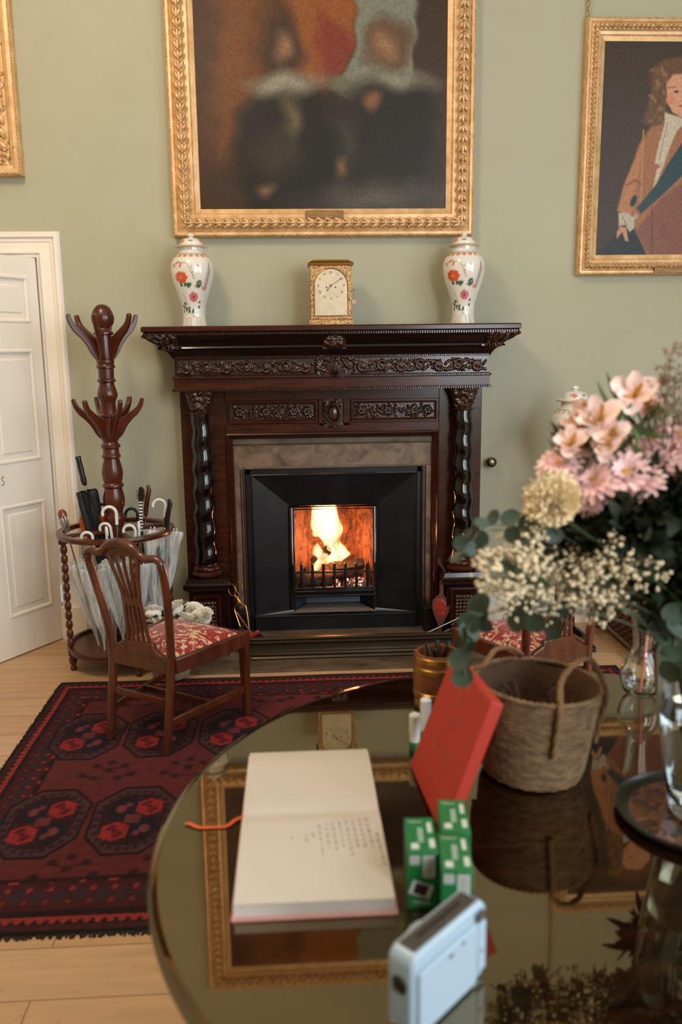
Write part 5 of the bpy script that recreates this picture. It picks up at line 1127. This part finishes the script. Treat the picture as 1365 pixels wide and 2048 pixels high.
for r,z in ((.147,.228),(.138,.215),(.130,.17),(.122,.12),(.112,.09),(.0005,.085)): P.append([((r+.004*math.sin(5*a+z*40))*math.cos(a),(r+.004*math.sin(5*a+z*40))*math.sin(a),z) for a in np.linspace(0,2*PI,49)[:-1]])
mb.grid(P,cv=True); obj('sacking_liner',mb,liner_m,SB,ang=80)
mb=MB(); mb.tube([((.147)*math.cos(a),(.147)*math.sin(a),.229+.0022*math.sin(a*60)) for a in np.linspace(0,2*PI,200)[:-1]],.0055,6,closed=True); obj('rim_braid',mb,grass_m,WB,ang=70)
for sgn in (0,1):
    def on(a,z,extra=.009): r=float(np.interp(z,[p[1] for p in prof],[p[0] for p in prof]))+extra; return (r*math.cos(a),r*math.sin(a),z)
    if sgn==0: A0,A1=R(-88),R(-22); mid=[(.015,-.115,.27),(.045,-.095,.305),(.085,-.075,.315),(.115,-.055,.29)]
    else: A0,A1=R(92),R(158); mid=[(-.015,.115,.255),(-.05,.10,.275),(-.09,.08,.275),(-.12,.05,.25)]
    pts=[on(A0,.10),on(A0,.16),on(A0,.225)]+mid+[on(A1,.225),on(A1,.16),on(A1,.10)]
    mb=MB(); sp=smoothc(pts,70)
    for ph in (0,2.1,4.2):
        mb.tube([np.array(p)+np.array([.003*math.cos(i*.55+ph),.003*math.sin(i*.55+ph),0]) for i,p in enumerate(sp)],.0048,6)
    obj('rope_handle',mb,mat('rope_brown',(126,92,60),.85,bump=(150,.5,.004)) if 'rope_brown' not in MATS else MATS['rope_brown'],SB,ang=70)
# small dried sprig inside basket
mb=MB()
for k in range(22): a=random.uniform(0,6); mb.tube(smoothc([(.02*math.cos(a),.02*math.sin(a),.09),(.06*math.cos(a),.06*math.sin(a),.16+random.uniform(0,.04)),(.09*math.cos(a),.09*math.sin(a),.15+random.uniform(-.03,.04))],8),.003,5)
o_=obj('paper_shred',mb,liner_m); o_.location=(.556,-3.262,TT+.09); tag(o_,'brown shredded filling inside the seagrass basket','filling',kind='stuff')
# ---- oak keg with pens
KG=thing('wooden_keg_cup','small oak barrel cup with brass bands holding pens','cup',(.390,-2.872,TT))
kp=smoothc([(.056,0),(.062,.03),(.067,.08),(.066,.12),(.061,.165)],24)
mb=MB(); mb.lathe([tuple(p) for p in kp]+[(.054,.165),(.054,.02)],(0,0,0),36,mod=lambda a,z:1-.008*(abs(math.sin(9*a))<.12)); obj('staves',mb,keg_m,KG,ang=60)
for z in (.018,.048,.122,.152):
    r=float(np.interp(z,[p[1] for p in kp],[p[0] for p in kp])); mb=MB(); mb.lathe([(r+.0015,z-.008),(r+.003,z-.007),(r+.003,z+.007),(r+.0015,z+.008)],(0,0,0),40,cap=False); obj('brass_band',mb,brass_m,KG)
for k,(a,l,w) in enumerate(((20,.172,'leaning right'),(140,.165,'leaning left'),(250,.17,'leaning towards the book'),(320,.175,'leaning towards the red box'),(80,.17,'leaning to the back'))):
    mb=MB(); ca,sa=math.cos(R(a)),math.sin(R(a)); mb.tube([(-.02*ca,-.02*sa,.012),(.035*ca,.035*sa,l)],.0055,8); mb.ell((.035*ca,.035*sa,l),.006,8,4); mb.xf(Matrix.Translation((.390,-2.872,TT+.012)))
    tag(obj('black_pen',mb,MATS['black_plastic']),'black pen in the keg cup, %s'%w,'pen','pens in the keg cup')
# ---- white tubes
for (x,y,hh,w) in ((.290,-3.135,.098,'nearer the book'),(.327,-3.075,.112,'nearer the keg')):
    t=thing('white_glue_stick','white capped glue stick standing behind the red box, the one %s'%w,'glue stick',(x,y,TT),0,'white glue sticks by the red box')
    mb=MB(); mb.lathe([(.0135,.0),(.0145,.002),(.0145,.022),(.0135,.024)],(0,0,0),20); obj('tube_base',mb,green_m,t); mb=MB(); mb.lathe([(.0135,.022),(.0135,hh*.45),(.0148,hh*.46),(.0148,hh-.004),(.011,hh)],(0,0,0),20); obj('cap',mb,whitepl_m,t)
# ---- film cartons
def carton(loc,rz,lab,photo=False):
    t=thing('green_film_carton',lab,'box',loc,rz,'green film cartons'); w,d,hh=.056,.118,.114
    mb=MB(); mb.box(-w/2,w/2,0,d,0,hh); obj('carton_body',mb,green_m,t,bevel=.0015)
    e=.0004
    for q_ in ((-w/2+.008,-w/2+.022,.012,.030),(w/2-.014,w/2-.004,.016,.044),(w/2-.014,w/2-.006,.066,.100)): obj('white_sticker',MB().box(*q_,hh,hh+e),label_m,t)
    mb=MB(); tb=text_mb('instax',.020,.0003); tb.xf(Matrix.Translation((-.002,.058,hh+e))@Matrix.Rotation(R(90),4,'Z')); mb.add(tb.v,tb.f)
    tb=text_mb('FUJIFILM',.0072,.0003); tb.xf(Matrix.Translation((-.008,.102,hh+e))); mb.add(tb.v,tb.f)
    obj('top_lettering',mb,label_m,t); mb=MB(); tb=text_mb('instax',.013,.0003); tb.xf(Matrix.Translation((-.002,-e,.014))@Matrix.Rotation(R(90),4,'X')); mb.add(tb.v,tb.f)
    obj('front_lettering',mb,label_m,t)
    mb=MB(); mb.box(.000,.022,-e,0,hh-.050,hh-.006); mb.box(-.024,-.006,-e,0,hh-.024,hh-.006); obj('label_ground',mb,label_m,t)
    mb=MB()
    for i in range(14): z=hh-.047+i*.0028; mb.box(.003,.019,-2*e,-e,z,z+.0014)
    for i in range(4): z=hh-.022+i*.004; mb.box(-.023,-.008,-2*e,-e,z,z+.002)
    obj('barcode',mb,barcode_m,t)
    if True:
        mb=MB(); mb.box(-.020,.020,-2*e,-e,-.014,.014); mb.xf(Matrix.Translation((-.003,0,.040))@Matrix.Rotation(R(18),4,'Y')); obj('photo_border',mb,label_m,t)
        mb=MB(); mb.box(-.013,.012,-3*e,-2*e,-.011,.011); mb.xf(Matrix.Translation((-.003,0,.040))@Matrix.Rotation(R(18),4,'Y')); obj('photo_image',mb,mat('dark_photo',(50,34,24),.4) if 'dark_photo' not in MATS else MATS['dark_photo'],t)
    return t
ca=carton((.216,-3.762,TT),R(-4),'green film carton standing next to the open book')
dup(ca,(.268,-3.822,TT),R(-6),'green film carton standing between the other two and the white camera')
dup(ca,(.288,-3.700,TT),R(-6),'green film carton standing right under the red box')
# ---- instant camera
IC=thing('instant_camera','pale blue white instant camera standing in the front of the table','camera',(.208,-3.980,TT)); IC.rotation_euler=(0,0,math.atan2(.128,.132))
# local x along width, -y faces the viewer
def rbox(x0,x1,y0,y1,z0,z1,r,n=5):
    pts=[]
    for cx,cz,a0 in ((x1-r,z1-r,0),(x0+r,z1-r,90),(x0+r,z0+r,180),(x1-r,z0+r,270)):
        for k in range(n+1): a=R(a0+90*k/n); pts.append((cx+r*math.cos(a),cz+r*math.sin(a)))
    return MB().prism(pts,y0,y1,lambda p,d:(p[0],d,p[1]))
cw=.098
mb=rbox(-cw,cw,-.024,.024,0,.138,.020); obj('camera_body',mb,camw_m,IC,bevel=.006)
mb=rbox(-cw+.010,cw-.034,-.031,-.022,.004,.112,.008); obj('film_door',mb,camw_m,IC,bevel=.003)
mb=MB(); mb.box(cw-.030,cw-.006,-.029,-.023,.016,.104); obj('side_grip_strip',mb,camw_m,IC,bevel=.003)
mb=MB(); mb.box(-cw+.016,cw-.016,-.016,.016,.1375,.1395); obj('top_panel',mb,camd_m,IC,bevel=.001)
mb=MB(); mb.box(-.055,.055,-.002,.004,.1393,.1400); obj('ejection_slot',mb,black_m,IC)
mb=MB(); mb.ell((0,0,0),(.006,.014,.016),14,8); mb.xf(Matrix.Translation((-cw,.0,.085))); obj('strap_lug',mb,black_m,IC)
mb=MB(); mb.lathe([(.045,0),(.046,.02),(.040,.035),(.030,.036)],(0,0,0),36); mb.xf(Matrix.Translation((.01,.022,.06))@Matrix.Rotation(R(-90),4,'X')); obj('lens_barrel',mb,camw_m,IC,ang=40); LB=bpy.data.objects['lens_barrel']
mb=MB(); mb.lathe([(.028,0),(.028,.004),(.001,.006)],(0,0,0),30); mb.xf(Matrix.Translation((.01,.058,.06))@Matrix.Rotation(R(-90),4,'X')); obj('lens_glass',mb,black_m,LB)
mb=MB(); mb.box(cw-.034,cw-.012,-.030,-.022,.110,.126); obj('viewfinder_eyepiece',mb,camd_m,IC,bevel=.003)
mb=MB(); mb.ell((-.01,-.0315,.098),(.007,.001,.003),8,4); mb.ell((.022,-.0315,.102),(.004,.001,.003),8,4); mb.ell((cw-.02,-.0295,.055),(.003,.001,.003),8,4); obj('latch_marks',mb,camd_m,IC)
# ---- tray
TR=thing('round_tray','round dark lacquer tray with a mottled centre under the glass vase','tray',(.862,-3.500,TT))
mb=MB(); mb.lathe([(.150,.002),(.164,.003),(.174,.014),(.176,.018),(.171,.019),(.160,.009),(.140,.007)],(0,0,0),72,cap=False); obj('tray_rim',mb,tray_m,TR,ang=50)
mb=MB(); mb.lathe([(.150,.001),(.150,.0075),(.0005,.0078)],(0,0,0),60,cap=False); obj('tray_floor',mb,trayin_m,TR,ang=40)
# ---- tall glass vase with water
VC=(.882,-3.485)
GV=thing('glass_vase','tall flared clear glass vase holding the bouquet at the right edge','vase',(VC[0],VC[1],TT+.008))
outp=smoothc([(.003,0),(.062,.0),(.074,.008),(.080,.03),(.090,.09),(.104,.18),(.116,.26),(.124,.33),(.130,.37)],50); inp=smoothc([(.127,.37),(.120,.33),(.112,.26),(.100,.18),(.086,.09),(.076,.045),(.060,.024),(.003,.022)],50)
mb=MB(); mb.lathe([tuple(p) for p in outp]+[tuple(p) for p in inp],(0,0,0),64,cap=False); obj('vase_glass',mb,glass_m,GV,ang=60)
wt=[(r_-.0006,z_) for r_,z_ in [tuple(p) for p in inp] if z_<.23][::-1]
mb=MB(); mb.lathe([(.001,.0226)]+wt+[(.001,wt[-1][1])],(0,0,0),48,cap=False); obj('water',mb,water_m,GV,ang=60)
# ---- bud bottle
BB=thing('bud_vase','small clear glass bottle with a round bulb behind the large vase','vase',(1.000,-2.842,TT))
op=smoothc([(.002,0),(.032,.0),(.050,.018),(.060,.055),(.056,.088),(.040,.118),(.030,.138),(.028,.165),(.031,.21),(.036,.25),(.037,.256)],60)
ip=[(max(.0015,r_-.0035),z_+(.004 if z_<.02 else 0)) for r_,z_ in op][::-1]
mb=MB(); mb.lathe([tuple(p) for p in op]+ip,(0,0,0),48,cap=False); obj('bottle_glass',mb,glass_m,BB,ang=60)
mb=MB(); mb.tube([(1.0,-2.842,TT+.01),(1.022,-2.85,TT+.33)],.0042,8); tag(obj('coral_stick',mb,coral_m),'coral coloured stick standing in the small glass bottle','stick')
# ================================================================ BOUQUET
CAMP=np.array([0,-5.15,1.76])
vb=np.array([VC[0],VC[1],TT+.05]); neck=np.array([VC[0],VC[1],TT+.36])
def stem_to(t,head,mt=stem_m,r=.0022,off=None):
    """stem from the vase floor through its neck to the flower head, world coordinates"""
    a=random.uniform(0,2*PI); q=random.uniform(.01,.05)
    p0=vb+np.array([-.4*(head[0]-VC[0])*.25+q*.6*math.cos(a),q*.6*math.sin(a),0.0]); d=np.array(head)-neck; dn=math.hypot(d[0],d[1]); k=min(.075,dn*.4)/(dn+1e-6)
    p1=neck+np.array([d[0]*k,d[1]*k,-.03]); p2=neck+d*.45+np.array([0,0,.02]); mb=MB(); mb.tube(smoothc([p0,p1,p2,np.array(head)],18),r,6); return obj('stem',mb,mt,t,world=True)
def aim(t,dirv):
    t.rotation_mode='QUATERNION'; t.rotation_quaternion=Vector((0,0,1)).rotation_difference(Vector(dirv))
def head_group(name,label,cat,head,group):
    t=thing(name,label,cat,tuple(head),0,group); return t
def petals(mb,n,L,w,elev,curl,z0=0,ph=0,nr=6,jit=.06,M=None):
    for k in range(n):
        a=2*PI*k/n+ph+random.uniform(-jit,jit); P=[]; l=L*random.uniform(.9,1.08)
        for i in range(nr):
            s=i/(nr-1); ww=w*math.sin(PI*(.12+.80*s))**.8; rr=l*s*math.cos(elev)+.0; zz=z0+l*s*math.sin(elev)-curl*l*s*s
            P.append([(rr*math.cos(a)-u*ww*math.sin(a),rr*math.sin(a)+u*ww*math.cos(a),zz+.25*ww*u*u) for u in (-1,-.5,0,.5,1)])
        if M is not None: P=[[tuple(M@Vector(q)) for q in row] for row in P]
        mb.grid(P)
def facing(head,up=.45,jit=.3):
    d=CAMP-np.array(head); d/=np.linalg.norm(d); o=np.array(head)-np.array([VC[0],VC[1],1.25]); o/=np.linalg.norm(o); v=d*.75+o*.5+np.array([0,0,up])+rng.normal(0,jit,3)*.5; v/=np.linalg.norm(v); return v
def Mq(v): return Vector((0,0,1)).rotation_difference(Vector(v)).to_matrix().to_4x4()
def mum(head,r,label):
    t=head_group('pink_chrysanthemum',label,'flower',head,'pink chrysanthemums in the bouquet'); M=Mq(facing(head)); mb=MB()
    r*=1.2; petals(mb,18,r,.0072*r/.045,R(3),.16,0,0,M=M); petals(mb,15,r*.86,.007*r/.045,R(15),.12,.002,.15,M=M); petals(mb,10,r*.5,.0052*r/.045,R(34),.0,.004,.3,M=M)
    obj('petals',mb,pink_fl,t,ang=80,fixn=False); mb=MB(); mb.ell(tuple(M@Vector((0,0,.006))),(r*.16,r*.16,r*.12),8,5); obj('centre',mb,MATS['yellow_throat'],t); stem_to(t,head); return t
def alstro(head,r,label):
    t=head_group('pale_pink_alstroemeria',label,'flower',head,'pale pink alstroemeria in the bouquet'); M=Mq(facing(head,.2)); mb=MB()
    petals(mb,3,r,.0175*r/.05,R(38),.30,-.01,0,8,.2,M=M); petals(mb,3,r*.92,.0125*r/.05,R(52),.12,-.008,PI/3,8,.2,M=M)
    obj('petals',mb,pale_fl,t,ang=80,fixn=False); mb=MB(); petals(mb,2,r*.6,.007,R(58),.05,-.004,.4,5,M=M); obj('throat',mb,MATS['yellow_throat'],t,ang=80,fixn=False)
    mb=MB()
    for k in range(5):
        a=k*1.25; mb.tube([tuple(M@Vector((0,0,-.008))),tuple(M@Vector((.012*math.cos(a),.012*math.sin(a),.03)))],.0008,4); mb.ell(tuple(M@Vector((.012*math.cos(a),.012*math.sin(a),.031))),.002,5,4)
    obj('stamens',mb,MATS['yellow_throat'],t); stem_to(t,np.array(head)-np.array([0,0,.012])); return t
def fl(px,py,dy=0):
    """helper table is in metres: x,z read on the plane y=-3.42, moved along the depth by dy"""
    return px
B=lambda x,z,dy=0:(lambda p:tuple(CAMP+(p-CAMP)*((-3.42+dy+5.15)/(1.73))))(np.array([x,-3.42,z]))
# positions (x,z at y=-3.42, depth shift)
AL=[(.700,1.652,.02,.052,'highest of all, at the top of the bouquet'),(.728,1.628,.05,.040,'beside the highest one'),(.630,1.600,.0,.055,'second highest, facing the fireplace'),(.655,1.568,-.03,.045,'below the second highest'),(.585,1.590,.03,.045,'upper left, nearest the far vase lid'),(.572,1.555,-.01,.042,'left, above the pink daisies'),(.610,1.552,.02,.038,'middle of the upper cluster'),(.598,1.625,.06,.032,'half open at the back of the upper cluster'),(.648,1.545,-.04,.034,'lowest of the upper cluster')]
for x,z,dy,r,w in AL: alstro(B(x,z,dy),r*1.28,'pale pink alstroemeria, %s'%w)
MU=[(.548,1.515,.0,.042,'furthest left'),(.578,1.520,.05,.036,'second from the left'),(.625,1.475,-.04,.046,'lowest left with a visible centre'),(.600,1.500,.02,.036,'between the cream carnation and the upper blooms'),(.655,1.500,.0,.044,'in the middle of the bouquet'),(.690,1.490,-.05,.052,'large and nearest, with a pale centre'),(.715,1.530,.02,.050,'upper right of the middle'),(.755,1.505,-.02,.050,'right, above the dark foliage'),(.685,1.545,.05,.042,'behind the middle blooms'),(.740,1.560,.04,.040,'right, below the twigs'),(.618,1.425,-.03,.026,'small and lowest, hanging below the others'),(.785,1.53,.0,.045,'at the right edge of the photo'),(.655,1.460,-.02,.036,'low in the middle'),(.725,1.475,-.06,.044,'low right, nearest the dark foliage'),(.770,1.475,-.03,.046,'lowest at the right edge'),(.56,1.478,-.02,.030,'small, just above the carnation'),(.800,1.57,.02,.046,'highest at the right edge')]
for x,z,dy,r,w in MU: mum(B(x,z,dy),r,'pink chrysanthemum in the bouquet, %s'%w)
# cream carnation
def carnation(head,r,label):
    t=head_group('cream_carnation',label,'flower',head,None); M=Mq(facing(head,.2,0)); mb=MB()
    for L_,(n_,el,l) in enumerate(((11,5,1),(11,22,.95),(10,42,.9),(8,62,.8),(6,78,.7))):
        for k in range(n_):
            a=2*PI*k/n_+L_*.4; P=[]
            for i in range(6):
                s=i/5; ww=r*.36*s**.7; rr=r*l*s*math.cos(R(el)); zz=r*l*s*math.sin(R(el))-.2*r
                P.append([(rr*math.cos(a)-u*ww*math.sin(a),rr*math.sin(a)+u*ww*math.cos(a),zz+.12*r*math.sin(u*9+k)*s) for u in np.linspace(-1,1,7)])
            mb.grid([[tuple(M@Vector(q)) for q in row] for row in P])
    
    for k in range(130):
        a=k*2.4+random.uniform(-.2,.2); q=math.sqrt(k/130)*r*.97; c_=M@Vector((q*math.cos(a),q*math.sin(a),r*.62*math.sqrt(max(0,1-(q/r)**2))+random.uniform(-.04,.04)*r)); w_=r*random.uniform(.16,.24); tl=q/r*1.0
        e1=Vector((math.cos(a*1.7),math.sin(a*1.7),0)); upv=Vector((math.cos(a)*tl,math.sin(a)*tl,1-tl*.6)).normalized(); e2=upv.cross(e1).normalized(); P=[]
        for i in range(4): P.append([tuple(c_+(M.to_3x3()@(e1*(u*w_)+upv*((i/3-.5)*w_*1.5)+e2*(w_*.35*math.sin(u*5+k+i*.6))))) for u in np.linspace(-1,1,7)])
        mb.grid(P)
    mb.ell(tuple(M@Vector((0,0,r*.05))),r*.55,14,8); obj('petals',mb,cream_fl,t,ang=80,fixn=False); stem_to(t,np.array(head)-np.array([0,0,.02]),r=.003); return t
carnation(B(.540,1.436,-.05),.055,'large ruffled cream carnation at the left of the bouquet')
# gypsophila sprays
def gyp(c,rad,n,label,sq=(1,1,.8)):
    t=head_group('gypsophila_spray',label,'flower spray',c,'white gypsophila sprays in the bouquet'); c=np.array(c); bm=MB(); tw=MB(); root=c+(neck-c)*.35
    for i in range(n):
        v=rng.normal(0,1,3); v/=np.linalg.norm(v); v*=rad*rng.uniform(.25,1)**.6*np.array(sq); p=c+v; r=rng.uniform(.0030,.0062); bm.ell(p,(r,r,r*.85),6,4)
        if i%2==0: mid=c+v*.5+rng.normal(0,.006,3); tw.tube([c+(root-c)*.3,mid,p],.0006,3,cap=False)
    obj('buds',bm,bud_m,t,world=True,kind='stuff'); obj('twigs',tw,stem_m,t,world=True); stem_to(t,c,r=.0018); return t
GY=[(.475,1.335,-.02,.058,80,'left, above the largest cluster'),(.445,1.285,-.08,.070,120,'largest, at the left'),(.495,1.270,-.03,.060,90,'left of the middle, below the carnation'),(.455,1.225,-.05,.055,70,'low left'),(.560,1.300,.02,.060,90,'in the middle'),(.600,1.250,-.05,.062,100,'in the middle, lower'),(.655,1.265,-.06,.062,100,'right of the middle'),(.700,1.285,-.02,.055,80,'right, near the dark foliage'),(.640,1.205,-.02,.055,60,'low right of the middle'),(.510,1.205,-.02,.048,50,'lowest, over the red seat'),(.715,1.225,.0,.045,40,'right, above the small bottle'),(.515,1.390,.0,.040,40,'just under the carnation'),(.410,1.315,-.05,.035,28,'furthest left by the eucalyptus'),(.745,1.275,-.10,.050,46,'furthest right, in front of the dark foliage'),(.690,1.330,-.08,.045,50,'upper right, under the lowest pink bloom')]
for x,z,dy,r,n,w in GY: gyp(B(x,z,dy),r*1.15,int(n*1.5),'gypsophila spray with tiny cream buds, %s'%w)
# eucalyptus
def euc(pts,label,r=.020,n=9,droop=0):
    P=[np.array(B(*p)) for p in pts]; sp=smoothc(P,40); t=thing('eucalyptus_sprig',label,'foliage',tuple(P[0]),0,'eucalyptus sprigs in the bouquet'); mb=MB(); mb.tube(sp,.0018,5); obj('stem',mb,twig_m,t,world=True)
    for k in range(n):
        p=sp[int(3+k*(len(sp)-5)/n)]; 
        for s in (-1,1):
            mb=MB(); rr=r*random.uniform(.8,1.15); nn=facing(p,.1,.9); M=Mq(nn); off=np.array([rng.uniform(-.6,.6),rng.uniform(-.3,.3),s*.9]); off=off/np.linalg.norm(off)*rr*.85; G=[]
            for i in range(5):
                q=i/4; G.append([tuple(np.array(p)+off+np.array(M.to_3x3()@Vector((rr*q*math.cos(a),rr*.86*q*math.sin(a),.12*rr*q*q)))) for a in np.linspace(0,2*PI,15)[:-1]])
            mb.grid(G,cv=True); obj('leaf',mb,euc_m,t,world=True,ang=80,fixn=False)
    return t
euc([(.56,1.33,0),(.47,1.375,-.03),(.40,1.385,-.06),(.36,1.345,-.07),(.335,1.325,-.07)],'eucalyptus sprig with round leaves reaching left over the column',.021,7)
euc([(.60,1.16,0),(.50,1.20,-.06),(.40,1.19,-.10),(.355,1.15,-.11),(.355,1.08,-.12),(.365,1.02,-.12)],'eucalyptus sprig hanging down over the red box',.027,8)
euc([(.80,1.22,-.02),(.82,1.17,-.08),(.822,1.10,-.12),(.825,1.02,-.13)],'eucalyptus sprig hanging in front of the glass vase',.026,5)
euc([(.57,1.22,.05),(.50,1.24,.02),(.46,1.22,0),(.43,1.20,0)],'eucalyptus sprig showing between the gypsophila',.014,3)
# dark foliage mass
def ferns(c,rad,n,label,mt=leaf_m,L=.05,w=.007):
    t=thing('leafy_foliage',label,'foliage',tuple(c),0,'dark foliage in the bouquet'); mb=MB(); c=np.array(c)
    for i in range(n):
        v=rng.normal(0,1,3); v/=np.linalg.norm(v); v*=rad*rng.uniform(.1,1)**.5; p=c+v; d=v/np.linalg.norm(v)*.7+rng.normal(0,.5,3)+np.array([0,0,.2]); d/=np.linalg.norm(d); s=np.cross(d,rng.normal(0,1,3)); s/=np.linalg.norm(s); l=L*rng.uniform(.6,1.4); nn=np.cross(d,s); G=[]
        for k in range(5): q=k/4; ww=w*math.sin(PI*(.08+.87*q)); G.append([p+d*l*q+s*ww*u+nn*(.18*l*q*q) for u in (-1,0,1)])
        mb.grid(G)
    obj('leaves',mb,mt,t,world=True,ang=80,fixn=False); stem_to(t,c,r=.003); return t
ferns(B(.715,1.395,-.02),.085,520,'dense dark green foliage under the pink chrysanthemums',w=.012)
ferns(B(.79,1.405,-.03),.085,560,'dark green foliage at the right edge level with the carnation',w=.013)
ferns(B(.815,1.27,-.03),.07,420,'dark green foliage at the right edge above the vase neck',w=.013)
ferns(B(.70,1.35,.05),.065,260,'dark foliage between the gypsophila and the vase neck',w=.011)
ferns(B(.66,1.39,.06),.07,260,'dark green foliage behind the lowest pink bloom',w=.010)
ferns(B(.60,1.525,.04),.05,46,'narrow green leaves among the upper pale pink flowers',mid_leaf,.06,.008)
ferns(B(.685,1.585,.03),.045,36,'narrow green leaves behind the highest flowers',mid_leaf,.07,.008)
ferns(B(.55,1.37,.06),.06,90,'dark green leaves behind the cream carnation',leaf_m,.05,.010)
ferns(B(.83,1.17,.05),.06,150,'dark leaves at the rim of the glass vase',leaf_m,.06,.010)
# wispy twigs
def wisp(head,h_,label,seed):
    g_=np.random.default_rng(seed); base_=np.array(B(*head)); t=thing('wispy_dried_twig',label,'twig',tuple(base_),0,'wispy dried twigs in the bouquet'); tw=MB(); bd=MB()
    top=base_+np.array([g_.uniform(-.01,.03),0,h_]); main=[base_+(top-base_)*s for s in np.linspace(0,1,8)]; tw.tube(main,[.0018-.0012*s for s in np.linspace(0,1,8)],5)
    for i in range(26):
        s=g_.uniform(.05,1); p=base_+(top-base_)*s; d=g_.normal(0,1,3)*np.array([1,1,.5])+np.array([0,0,1.0]); d/=np.linalg.norm(d); l=.055*(1.15-s*.6)*g_.uniform(.5,1.2); e=p+d*l; tw.tube([p,p+d*l*.5+g_.normal(0,.002,3),e],.0007,4)
        for k in range(7): q=p+d*l*g_.uniform(.3,1.05)+g_.normal(0,.004,3); bd.ell(q,tuple(g_.uniform(.0014,.0030,3)),5,4)
    obj('branchlets',tw,twig_m,t,world=True); obj('buds',bd,berry_m if seed%2 else twig_m,t,world=True,kind='stuff'); stem_to(t,base_,r=.0016)
wisp((.765,1.56,.0),.19,'wispy brown budded twig rising highest above the pink flowers',1)
wisp((.785,1.53,-.03),.17,'wispy olive twig at the right edge beside the tallest twig',2)
wisp((.748,1.56,.03),.12,'short wispy reddish twig left of the tallest twig',3)
wisp((.80,1.56,.03),.20,'wispy olive twig cut off by the right edge of the photo',4)
